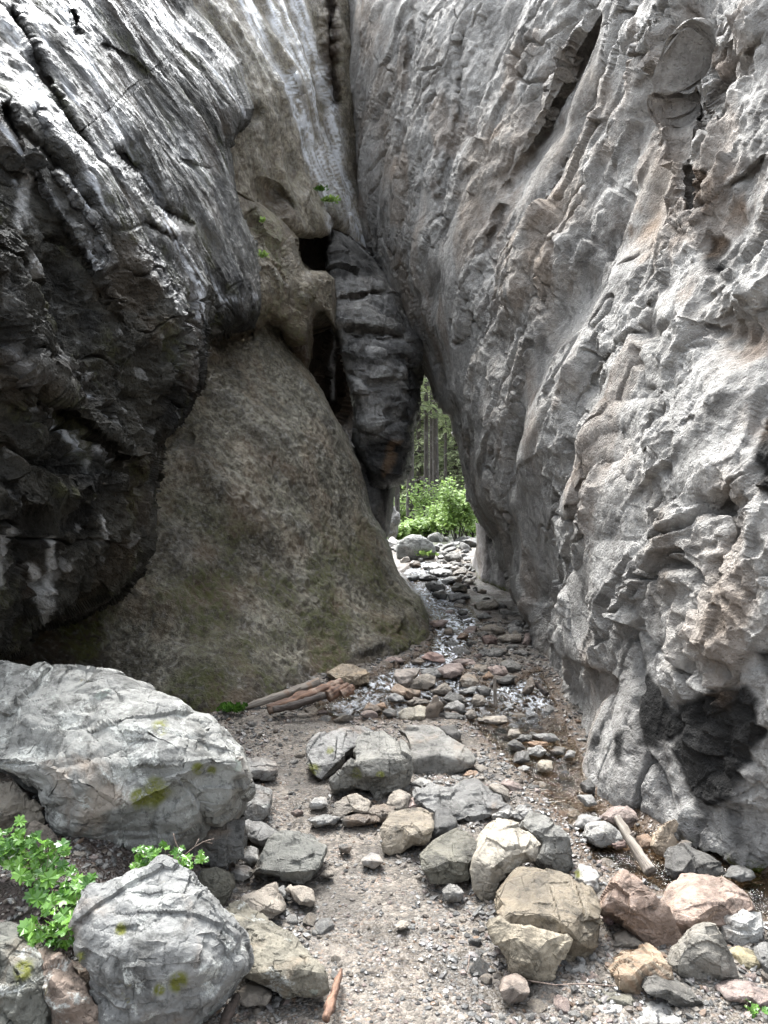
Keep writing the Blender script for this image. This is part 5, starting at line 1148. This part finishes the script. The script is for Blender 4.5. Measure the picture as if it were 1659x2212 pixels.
def leaf_plant(name, base, tips, label, cat, size=.045, nleaf=12, seed=1, spread=.05, group=None):
    """stems from base to each tip with lobed leaves along them; returns the plant's Empty"""
    rs = random.Random(seed); root = bpy.data.objects.new(name, None); COL.objects.link(root); root.location = base; root.empty_display_size = .05
    tag(root, label, cat, group)
    B = Vector(base); stems = []; LV = []; LT = []; tone = []
    def leaf(p, d, s):
        d = d.normalized(); nrm = Vector((rs.uniform(-.5,.5), rs.uniform(-1.0,-.2), rs.uniform(.5,1.2))).normalized()
        u = d.cross(nrm).normalized(); nn = u.cross(d).normalized(); o = len(LV); t = rs.random()
        cen = p+d*s*.42-nn*s*.04
        LV.append(tuple(cen)); tone.append(t)
        for x, y in LOBE:
            q = p+u*x*s*1.05+d*y*s+nn*s*(.22*abs(x)+.10*math.sin(y*7+x*9)-.18*y*y); LV.append(tuple(q)); tone.append(min(1, max(0, t+rs.uniform(-.1,.1))))
        m = len(LOBE)
        for i in range(m): LT.append((o, o+1+i, o+1+(i+1)%m))
    for tp in tips:
        tp = Vector(tp); mid = B.lerp(tp, .5)+Vector((rs.uniform(-.02,.02), rs.uniform(-.02,.02), .02))
        stems.append(tube([tuple(B), tuple(mid), tuple(tp)], [.0022,.0018,.0012], 6, 3, 0, True, 4))
        for k in range(nleaf):
            t = rs.uniform(.25, 1.0) if k else 1.0
            p = (B.lerp(mid, t*2) if t < .5 else mid.lerp(tp, t*2-1))
            q = p+Vector((rs.gauss(0, spread), rs.gauss(0, spread*.7)-.01, rs.gauss(0, spread*.8)+.012))
            stems.append(tube([tuple(p), tuple(q)], [.0011,.0009], 5, 3, 0, True, 2))
            leaf(q, Vector((rs.uniform(-1,1), rs.uniform(-1,.2), rs.uniform(-.7,.4))), size*rs.uniform(.55, 1.25))
    V, T = join(stems); so = mesh_np('stem', V-np.array(base), T, WD['twig'], root, None, True, 3)
    lo = mesh_np('foliage', np.array(LV)-np.array(base), np.array(LT), LM['plant'], root, {'tone': np.array(tone)}, False, 3)
    return root
leaf_plant('leafy_plant', atd(30,1860,2.62), [atd(-10,1800,2.6), atd(15,1805,2.56), atd(45,1812,2.56), atd(0,1830,2.52), atd(-30,1840,2.55)], 'leafy green plant at the left edge under the huge pale boulder', 'plant', .044, 11, 3, .035)
leaf_plant('leafy_plant', atd(90,1900,2.55), [atd(75,1838,2.56), atd(110,1838,2.56), atd(60,1862,2.5), atd(140,1868,2.52), atd(100,1885,2.46)], 'tallest clump of lobed bright leaves in the corner, in front of the tan upright stone', 'plant', .048, 12, 4, .036)
leaf_plant('leafy_plant', atd(140,1960,2.42), [atd(100,1928,2.42), atd(155,1905,2.46), atd(165,1940,2.40), atd(120,1950,2.36)], 'leafy clump with one broad pale leaf beside the pointed lichened boulder', 'plant', .05, 10, 5, .032)
leaf_plant('leafy_plant', atd(130,2040,2.28), [atd(95,2010,2.28), atd(125,2000,2.28), atd(150,1985,2.30), atd(85,2030,2.25), atd(145,2030,2.24)], 'lowest leafy clump, above the reddish lichened slab', 'plant', .046, 10, 6, .03)
leaf_plant('trailing_plant', atd(345,1865,2.58), [atd(310,1842,2.66), atd(335,1850,2.62), atd(285,1884,2.6), atd(400,1860,2.64), atd(432,1858,2.68), atd(395,1885,2.56)], 'trailing plant with small leaves peeking over the pointed lichened boulder', 'plant', .036, 10, 7, .024)
leaf_plant('seedling', atd(1626,2200,2.32), [atd(1620,2186,2.34), atd(1634,2190,2.33)], 'tiny green seedling in the bottom right corner between pink and brown rocks', 'plant', .022, 4, 8, .012)

def tuft(name, base, w, h, n, mat, label, cat, seed=1, blade=.05):
    rs = random.Random(seed); V = []; T = []; tone = []
    for k in range(n):
        p = Vector((rs.gauss(0, w*.45), rs.gauss(0, w*.3), rs.uniform(-.2, .15)*h)); d = Vector((rs.uniform(-1,1), rs.uniform(-1,.3), rs.uniform(.1,1.2))).normalized()*blade*rs.uniform(.5,1.2)
        u = d.cross(Vector((rs.uniform(-1,1), rs.uniform(-1,1), rs.uniform(-1,1)))).normalized()*d.length*.32; o = len(V)
        V += [tuple(p), tuple(p+d*.5+u), tuple(p+d), tuple(p+d*.5-u)]; T += [(o,o+1,o+2),(o,o+2,o+3)]; t = rs.random(); tone += [t]*4
    o = mesh_np(name, np.array(V), np.array(T), LM[mat], None, {'tone': np.array(tone)}, False, 3); o.location = base; tag(o, label, cat); return o
tuft('grass_tuft', atd(502,1532,5.78), .10, .08, 150, 'moss', 'green grass tuft at the left end of the driftwood pile', 'grass tuft', 1, .055)
tuft('hanging_plant', atd(712,434,11.2), .14, .1, 130, 'bush', 'small green plant clinging beside the white water threads high on the left', 'plant', 2, .07)
tuft('hanging_plant', atd(694,410,11.1), .10, .12, 60, 'moss', 'faint green sprig just above the plant beside the white water threads', 'plant', 3, .06)
tuft('hanging_plant', atd(568,552,8.35), .05, .12, 50, 'bush', 'row of tiny green leaves in the crack left of the tan shoulder', 'plant', 4, .05)
tuft('hanging_plant', atd(565,478,8.4), .03, .05, 22, 'bush', 'tiny green sprig at the top of the crack by the tan shoulder', 'plant', 5, .05)
tuft('cascade_plant', atd(918,1197,14.9), .22, .16, 120, 'bush', 'low bright green plant in front of the far round boulder', 'plant', 6, .09)

# ------------------------------------------------------------------ forest beyond the canyon mouth
def conifer_meshes(name, Ht, hb, rt, nb, Lb, seed, mat):
    rs = random.Random(seed); V = []; T = []; tone = []; br = []
    for k in range(nb):
        t = rs.random()**.85; z = hb+(Ht-hb)*t; L = Lb*(1-t)**.75*rs.uniform(.55,1.1)+.12; a = rs.uniform(0, 2*math.pi)
        dirv = Vector((math.cos(a), math.sin(a), rs.uniform(-.25,.18))).normalized(); p0 = Vector((0,0,z))
        if L > .5: br.append(tube([tuple(p0), tuple(p0+dirv*L*.5+Vector((0,0,-.02))), tuple(p0+dirv*L+Vector((0,0,-.12*L)))], [.016,.010,.004], 4, 1, 0, False, 1))
        m = int(5+L*11); base_t = rs.random()
        for i in range(m):
            f = rs.uniform(.12, 1.05); p = p0+dirv*L*f+Vector((0,0,-.12*L*f*f))
            side = dirv.cross(Vector((0,0,1))).normalized()*rs.choice((-1,1)); d = (dirv*rs.uniform(.3,1)+side*rs.uniform(.2,1.0)+Vector((0,0,rs.uniform(-.45,.1)))).normalized()
            l = rs.uniform(.14,.34)*(.6+.6*(1-t)); nrm = Vector((rs.uniform(-.5,.5), rs.uniform(-.5,.5), 1)).normalized(); u = d.cross(nrm).normalized()*l*.17; o = len(V)
            V += [tuple(p), tuple(p+d*l*.45+u), tuple(p+d*l-Vector((0,0,l*.12))), tuple(p+d*l*.45-u)]; T += [(o,o+1,o+2),(o,o+2,o+3)]; tt = min(1, max(0, .5*base_t+.5*rs.random())); tone += [tt]*4
    crown = (np.array(V), np.array(T), np.array(tone))
    tv, tt_ = tube([(0,0,-.4), (.02,0,Ht*.5), (0,0,Ht)], [rt*1.15, rt*.75, .02], 10, seed, .05, False, 12)
    dead = []
    for k in range(26):
        z = rs.uniform(.12, 1)*hb; a = rs.uniform(0, 6.28); l = rs.uniform(.2,.9); dead.append(tube([(0,0,z), (math.cos(a)*l, math.sin(a)*l, z-rs.uniform(0,.25))], [.010,.003], 4, 1, 0, False, 1))
    trunk = join([(tv, tt_)]+dead)
    limbs = join(br)
    return crown, trunk, limbs
def conifer(proto, x, y, s, rz, label, lean=0.0, first={}):
    key = proto
    if key not in first:
        Ht, hb, rt, nb, Lb, seed, mat = PROTO[proto]
        c, t, b = conifer_meshes('conifer', Ht, hb, rt, nb, Lb, seed, mat)
        root = bpy.data.objects.new('conifer_tree', None); COL.objects.link(root); root.empty_display_size = .5
        tr = mesh_np('trunk', t[0], t[1], WD['bark'], root, None, True, 3); cr = mesh_np('crown', c[0], c[1], LM[mat], root, {'tone': c[2]}, False, 3)
        lb = mesh_np('branches', b[0], b[1], WD['bark'], root, None, True, 3); lb.parent = cr
        first[key] = (root, tr, cr, lb)
    else:
        r0, t0, c0, b0 = first[key]; root = r0.copy(); COL.objects.link(root)
        for src in (t0, c0):
            q = src.copy(); COL.objects.link(q); q.parent = root
            if src is c0:
                z = b0.copy(); COL.objects.link(z); z.parent = q
    root.location = (x, y, gz1(x, y)-.05); root.scale = (s, s, s); root.rotation_euler = (0, lean, rz)
    tag(root, label, 'tree', 'conifers beyond the canyon mouth'); return root
PROTO = {'tall': (17, 4.6, .135, 210, 1.7, 61, 'needle'), 'slim': (15, 4.2, .085, 150, 1.3, 62, 'needle'), 'pale': (13.5, .7, .11, 380, 2.2, 63, 'pale'), 'full': (10.5, .4, .09, 330, 1.9, 64, 'pale')}
def px_at(px, y): return (px-CX)/F*y
rs = random.Random(5)
conifer('tall', px_at(886,27), 27, 1.0, .3, 'thick bare conifer trunk standing directly behind the far round boulder')
conifer('slim', px_at(858,25), 25, 1.0, 1.3, 'slim dark trunk seen under the layered hanging rock', -.02)
conifer('slim', px_at(845,28), 28, 1.05, 2.3, 'leftmost dark conifer trunk, half behind the shattered rock')
conifer('tall', px_at(943,30), 30, .95, 2.0, 'tall conifer leaning right above the green bush', .03)
conifer('slim', px_at(921,29), 29, 1.1, 4.0, 'straight dark conifer between the thick trunk and the leaning one')
conifer('slim', px_at(931,31.5), 31.5, 1.0, 5.0, 'thin conifer with a slight lean left of the leaning tall one', .012)
conifer('slim', px_at(962,33), 33, .9, .7, 'slender conifer trunk showing through the green bush')
lab2 = ['pale green conifer filling the forest gap behind the thick trunk', 'bushy pale conifer right of the leaning conifer', 'pale conifer at the left side of the forest gap', 'broad conifer behind the green bush', 'distant pale conifer at the centre of the gap', 'far conifer at the right side of the gap', 'far conifer low behind the thin trunks', 'far conifer with layered drooping sprays']
for (px, y, k, s), lb in zip([(905,36,'pale',1.1),(985,37,'pale',1.05),(868,39,'pale',1.0),(1010,34,'full',1.0),(940,42,'full',1.3),(1000,45,'pale',1.1),(900,48,'full',1.3),(960,50,'pale',1.15)], lab2):
    conifer(k, px_at(px, y), y, s, rs.uniform(0,6), lb)
for i in range(22):
    y = rs.uniform(38, 74); px = 800+i*14.5+rs.uniform(-8, 8)
    conifer(rs.choice(('pale','full','pale','tall')), px_at(px, y), y, rs.uniform(.9, 1.3), rs.uniform(0,6), 'pale conifer among the crowded trees on the slope at the back of the gap')
def bush(name, base, w, h, n, label, seed, ls=.08):
    rs = random.Random(seed); root = bpy.data.objects.new(name, None); COL.objects.link(root); root.location = base; tag(root, label, 'bush')
    st = []; V = []; T = []; tone = []; clumps = []
    for k in range(16):
        a = rs.uniform(0, 6.28); tip = Vector((math.cos(a)*w*rs.uniform(.15,.55), math.sin(a)*w*rs.uniform(.1,.45), h*rs.uniform(.35,1.0)))
        mid = tip*.5+Vector((0,0,.12*h)); st.append(tube([(0,0,-.1), tuple(mid), tuple(tip)], [.018,.012,.005], 6, 2, 0, True, 4))
        for j in range(7): clumps.append((mid.lerp(tip, rs.uniform(.1,1.1)), rs.random()))
    for k in range(n):
        c, tn = rs.choice(clumps); p = c+Vector((rs.gauss(0,.12), rs.gauss(0,.12), rs.gauss(0,.09)))*w*.8
        d = Vector((rs.uniform(-1,1), rs.uniform(-1,.6), rs.uniform(-.6,.5))).normalized(); l = ls*rs.uniform(.6,1.3)
        nrm = Vector((rs.uniform(-.6,.6), rs.uniform(-.8,.2), 1)).normalized(); u = d.cross(nrm).normalized()*l*.42; o = len(V); dr = Vector((0,0,-l*.15))
        V += [tuple(p), tuple(p+d*l*.35+u), tuple(p+d*l*.8+u*.8+dr), tuple(p+d*l+dr), tuple(p+d*l*.8-u*.8+dr), tuple(p+d*l*.35-u)]; T += [(o,o+1,o+2),(o,o+2,o+3),(o,o+3,o+4),(o,o+4,o+5)]; tone += [min(1, .6*tn+.5*rs.random())]*6
    v, t = join(st); mesh_np('stem', v, t, WD['bark'], root, None, True, 3); mesh_np('foliage', np.array(V), np.array(T), LM['bush'], root, {'tone': np.array(tone)}, False, 3)
bush('maple_bush', (px_at(988,19.5), 19.5, .72), 1.2, 1.75, 2600, 'bright green bush glowing at the canyon mouth beside the far pale rock face', 71, .085)
bush('leafy_sapling', (px_at(948,21), 21, .72), .7, 1.3, 700, 'smaller bright green sapling left of the large green bush', 72, .08)
bush('leafy_sapling', (px_at(822+20,24), 24, .72), .5, .8, 300, 'low green shrub by the slim trunk under the layered rock', 73, .08)

for i, (px, y, w_, h_, lb) in enumerate([(850,20.5,.7,.45,'pale undergrowth shrub at the left foot of the bare trunks'),(880,21.5,.9,.55,'pale undergrowth shrub right behind the far round boulder'),(915,22,.9,.6,'undergrowth shrub between the bare trunks'),(1015,21.5,1.3,1.1,'undergrowth shrub right of the large green bush'),(965,23,1.2,.9,'undergrowth shrub showing behind the large green bush'),(900,33,1.4,1.1,'taller shrub far behind the thick bare trunk'),(860,33,1.5,1.5,'taller shrub far behind the slim dark trunk'),(940,26,1.7,1.7,'tall loose shrub behind the thin conifer trunks'),(1005,27,1.8,1.9,'tall loose shrub at the right behind the large green bush')]):
    bush('undergrowth_shrub', (px_at(px, y), y, gz1(px_at(px, y), y)), w_, h_, 900, lb, 90+i, .10)
# ------------------------------------------------------------------ loose stones
def stone_mesh(seed, flat=.7, lv=4):
    t = (1+5**.5)/2
    V = np.array([(-1,t,0),(1,t,0),(-1,-t,0),(1,-t,0),(0,-1,t),(0,1,t),(0,-1,-t),(0,1,-t),(t,0,-1),(t,0,1),(-t,0,-1),(-t,0,1)], float); V /= np.linalg.norm(V[0])
    T = np.array([(0,11,5),(0,5,1),(0,1,7),(0,7,10),(0,10,11),(1,5,9),(5,11,4),(11,10,2),(10,7,6),(7,1,8),(3,9,4),(3,4,2),(3,2,6),(3,6,8),(3,8,9),(4,9,5),(2,4,11),(6,2,10),(8,6,7),(9,8,1)])
    for _ in range(lv-1): V, T = subdiv(V, T); V /= np.linalg.norm(V, axis=1, keepdims=True)
    g = np.random.default_rng(seed)
    for k in range(13):
        n = g.normal(size=3); n /= np.linalg.norm(n); d = g.uniform(.45, .85); s = V@n-d; V = V-np.where(s > 0, s, 0)[:,None]*n*.95
    V = laplace(V, T, .25, 1)
    V = V*np.array([1, g.uniform(.65,.95), flat*g.uniform(.75,1.1)])
    return roughen(V, T, 1.0, seed, .55), T
PROTOS = []
for k in range(10):
    V, T = stone_mesh(900+k, .65, 4)
    me_o = mesh_np('loose_stone', V, T, RM[('stone','stone','dry','stone')[k % 4]], None, None, True, 3)
    PROTOS.append(me_o)
LAND = [(s, x, y) for (o, s, x, y, z) in TR if s]
def blocked(x, y, r):
    for hx, hy, a, b in HULLS:
        if abs(x-hx) < a+r*.5 and abs(y-hy) < b+r*.5: return True
    return False
CN = {'grey':'grey','dgrey':'dark grey','tan':'tan','pink':'pinkish','pale':'pale','brown':'brown','orange':'rusty orange','white':'whitish','wetg':'wet grey','olive':'olive grey','red':'dark red'}
rs = random.Random(77); placed = []; used = {}; nstone = 0
ZONES = [
 ('beyond the gorge', [(842,1168),(1020,1168),(1020,1196),(848,1196)], 40, (.10,.34), ('grey','wetg','grey','pale','dgrey'), 'rubble beyond the gorge'),
 ('at the far end of the gorge', [(848,1195),(1000,1192),(1032,1250),(1010,1262),(900,1240)], 46, (.07,.22), ('grey','wetg','grey','pale','tan'), 'stones at the far end of the gorge'), # name, polygon in the picture, how many, size range in metres, colours, group
 ('in the glittering far stream', [(900,1225),(1000,1230),(1060,1300),(1110,1330),(1140,1400),(1040,1440),(960,1440),(950,1320)], 52, (.05,.13), ('grey','wetg','tan','pink','brown','wetg'), 'stones in the far stream'),
 ('under the foot of the cliff', [(1060,1400),(1160,1430),(1180,1500),(1230,1590),(1250,1680),(1130,1640),(1060,1560),(1040,1480)], 44, (.03,.075), ('wetg','tan','grey','wetg','brown','dgrey'), 'stones under the cliff foot'),
 ('in the shallow water', [(640,1540),(700,1500),(800,1460),(860,1450),(1020,1440),(1060,1540),(860,1556),(740,1556)], 34, (.03,.08), ('grey','tan','pale','pink','wetg'), 'stones in the shallow water'),
 ('on the upper path', [(500,1550),(640,1545),(660,1640),(640,1720),(700,1800),(640,1830),(530,1800),(540,1650)], 22, (.015,.05), ('grey','tan','pale','pink'), 'stones on the upper path'),
 ('in the near channel', [(1110,1640),(1250,1700),(1330,1770),(1440,1830),(1640,1900),(1659,1990),(1500,1945),(1340,1890),(1230,1790)], 24, (.03,.075), ('wetg','tan','brown','wetg','orange'), 'stones in the near channel'),
 ('among the near right rocks', [(1050,1900),(1230,2010),(1420,2020),(1659,2050),(1659,2212),(1060,2212),(1010,2080)], 34, (.018,.045), ('grey','tan','pink','pale','dgrey'), 'stones among the near right rocks'),
 ('beside the left edge of the path', [(520,1760),(600,1830),(700,1990),(740,2100),(640,2140),(560,2030),(500,1900)], 30, (.014,.045), ('grey','tan','pale','brown'), 'stones along the left edge of the path'),
]
for zn, poly, cnt, (s0, s1), cols, grp in ZONES:
    xs = [p[0] for p in poly]; ys = [p[1] for p in poly]; got = tries = 0
    while got < cnt and tries < cnt*40:
        tries += 1
        px, py = rs.uniform(min(xs), max(xs)), rs.uniform(min(ys), max(ys))
        if not inside_poly(np.array([px]), np.array([py]), poly)[0]: continue
        d = gdist(px, py); x = (px-CX)/F*d; s = s0+(s1-s0)*rs.random()**1.8
        if blocked(x, d, s) or any((x-a)**2+(d-b)**2 < (s+c)**2*.75 for a, b, c in placed): continue
        placed.append((x, d, s)); got += 1
        p = PROTOS[nstone % 10]; o = p if nstone < 10 else p.copy()
        if nstone >= 10: COL.objects.link(o)
        nstone += 1
        cl = rs.choice(cols); c = PAL[cl]; j = rs.uniform(.75, 1.15); o.color = (c[0]*j, c[1]*j, c[2]*j, 1)
        o.location = (x, d, max(gz1(x, d), float(ground_base(d))-.05)+s*.16); o.rotation_euler = (rs.uniform(-.35,.35), rs.uniform(-.35,.35), rs.uniform(0, 6.28)); o.scale = (s*rs.uniform(.8,1.2), s*rs.uniform(.8,1.2), s*rs.uniform(.7,1.1))
        near = sorted(LAND, key=lambda q: (q[1]-x)**2+((q[2]-d)*.8)**2)
        size = 'tiny' if s < .022 else 'small' if s < .05 else 'fist sized' if s < .085 else 'larger'
        for nm, lx, ly in near[:9]:
            rel = ('left of' if x < lx else 'right of') if abs(x-lx) > abs(ly-d)*.7 else ('in front of' if d < ly else 'behind')
            lab = f'{size} {CN[cl]} stone {zn}, {rel} the {nm}'
            if len(lab.split()) > 16: lab = f'{size} {CN[cl]} stone {zn}, {rel} {nm}'
            if len(lab.split()) > 16: continue
            if lab not in used: break
        used[lab] = 1
        tag(o, lab, 'stone', grp)

# ------------------------------------------------------------------ gravel: too many to count
GV = []; GT = []; GC = []; goff = 0
ICO_V = np.array([(0,0,1),(.894,0,.447),(.276,.851,.447),(-.724,.526,.447),(-.724,-.526,.447),(.276,-.851,.447),(.724,.526,-.447),(-.276,.851,-.447),(-.894,0,-.447),(-.276,-.851,-.447),(.724,-.526,-.447),(0,0,-1)])
ICO_T = np.array([(0,1,2),(0,2,3),(0,3,4),(0,4,5),(0,5,1),(1,6,2),(2,7,3),(3,8,4),(4,9,5),(5,10,1),(2,6,7),(3,7,8),(4,8,9),(5,9,10),(1,10,6),(6,11,7),(7,11,8),(8,11,9),(9,11,10),(10,11,6)])
NG = 34000
g = np.random.default_rng(31)
# even density over what one sees: nearer gravel is finer
yy = 1.75*np.exp(g.random(NG*3)*math.log(9.5/1.75)); xx = (g.random(NG*3)*1750-60-CX)/F*yy
dw, _, _, _, _ = seg_dist(xx, yy, WXY, True); iw = inside_poly(xx, yy, WXY)
dp, _, _, _, _ = seg_dist(xx, yy, PATH)
patch = fbm(np.stack([xx, yy, 0*xx], 1)*2.6, 3, 33)
pr = np.where(dp < .22, .42, 1.0)*smooth01(-.55, .15, patch+.25)*np.where(iw & (dw > .1), .22, 1)
keep = (g.random(NG*3) < pr) & (xx < 2.2) & (xx > -1.6)
kk = np.nonzero(keep)[0][:NG]; xx, yy, dpk, iwk = xx[kk], yy[kk], dp[kk], iw[kk]; NG = len(kk)
sz = (.0032+.0105*g.random(NG)**2.6)*(.62+.19*yy)*np.where(dpk < .2, .75, 1.1)
zz = gz(xx, yy)
M = ICO_V[None]*(1+g.normal(0, .17, (NG, 12, 1)))
sc = np.stack([g.uniform(.8,1.35,NG), g.uniform(.65,1.1,NG), g.uniform(.35,.8,NG)], 1)*sz[:,None]
M = M*sc[:,None]
a = g.uniform(0, 6.28, NG); ca, sa = np.cos(a)[:,None], np.sin(a)[:,None]; tx = g.normal(0, .3, NG)[:,None]
Xr = M[:,:,0]*ca-M[:,:,1]*sa; Yr = M[:,:,0]*sa+M[:,:,1]*ca; Zr = M[:,:,2]+Xr*tx
GVv = np.stack([Xr+xx[:,None], Yr+yy[:,None], Zr+(zz+sz*.12)[:,None]], 2).reshape(-1,3)
GTt = (ICO_T[None]+(np.arange(NG)*12)[:,None,None]).reshape(-1,3)
pal = np.array([PAL['grey'], PAL['tan'], PAL['pale'], PAL['dgrey'], PAL['pink'], PAL['brown'], PAL['orange'], PAL['white'], (.09,.08,.075), (.22,.20,.19)])
ci = g.choice(10, NG, p=[.20,.16,.10,.11,.09,.11,.045,.035,.07,.08]); cc = pal[ci]*g.uniform(.45,.95,(NG,1))
cc = np.where(iwk[:,None], cc*np.array([.6,.5,.42]), cc)
GCc = np.repeat(np.concatenate([cc, np.ones((NG,1))], 1), 12, 0)
gm = NB('loose_gravel'); at2 = gm.attr('stone_color', 'Color')
gco = gm.obj(); gcol = gm.mix(gm.math('MULTIPLY', gm.ramp(gm.noise(gco, 120, 4), .45, .62), .45), at2, gm.mix(1, at2, (.5,.48,.45), 'MULTIPLY'))
gm.l(gcol, gm.b.inputs['Base Color']); gm.l(gm.ramp(gm.noise(gco, 2.0, 3), .42, .62, .35, .85), gm.b.inputs['Roughness'])
gravel = mesh_np('gravel', GVv, GTt, gm.m, None, {'stone_color': GCc}, False, 3)
tag(gravel, 'loose mixed gravel of grey, tan and pink pebbles over the path and stream bed', 'gravel', kind='stuff')
# ------------------------------------------------------------------ light and camera
w = bpy.data.worlds.new('World'); scn.world = w; w.use_nodes = True
nt = w.node_tree; nt.nodes.clear()
sky = nt.nodes.new('ShaderNodeTexSky'); sky.sky_type = 'NISHITA'; sky.sun_disc = False
SUN_E, SUN_R = math.radians(60), math.radians(-20)
sky.sun_elevation = SUN_E; sky.sun_rotation = SUN_R; sky.air_density = 1.0; sky.dust_density = 8.0; sky.ozone_density = .6
hs = nt.nodes.new('ShaderNodeHueSaturation'); hs.inputs['Saturation'].default_value = .28
bg = nt.nodes.new('ShaderNodeBackground'); bg.inputs[1].default_value = .15
wo = nt.nodes.new('ShaderNodeOutputWorld')
nt.links.new(sky.outputs[0], hs.inputs['Color']); tint = nt.nodes.new('ShaderNodeMix'); tint.data_type = 'RGBA'; tint.blend_type = 'MULTIPLY'; tint.inputs[0].default_value = 1; tint.inputs[7].default_value = (.945, 1, 1.045, 1)
nt.links.new(hs.outputs[0], tint.inputs[6]); nt.links.new(tint.outputs[2], bg.inputs[0]); nt.links.new(bg.outputs[0], wo.inputs[0])
sd = bpy.data.lights.new('overcast_sun', 'SUN'); sd.energy = 1.3; sd.angle = math.radians(24); sd.color = (1, .99, .975)
so = bpy.data.objects.new('overcast_sun', sd); COL.objects.link(so)
sdir = Vector((math.sin(SUN_R)*math.cos(SUN_E), math.cos(SUN_R)*math.cos(SUN_E), math.sin(SUN_E)))
so.rotation_euler = sdir.to_track_quat('Z', 'Y').to_euler(); so.location = (0, -3, 12)
cd = bpy.data.cameras.new('camera'); cam = bpy.data.objects.new('camera', cd); COL.objects.link(cam)
cam.location = (0, 0, CZ); cam.rotation_euler = (math.radians(90), 0, 0)
cd.sensor_fit = 'VERTICAL'; cd.sensor_height = 36; cd.sensor_width = 27; cd.lens = 36*F/2212; cd.clip_start = .05; cd.clip_end = 2000
scn.camera = cam
vs = scn.view_settings; vs.view_transform = 'Standard'; vs.look = 'None'; vs.gamma = 1; vs.use_curve_mapping = False; vs.exposure = 2.45
scn.render.engine = 'CYCLES'
scn.cycles.max_bounces = 6; scn.cycles.diffuse_bounces = 4; scn.cycles.glossy_bounces = 3; scn.cycles.transmission_bounces = 4
scn.cycles.use_denoising = True
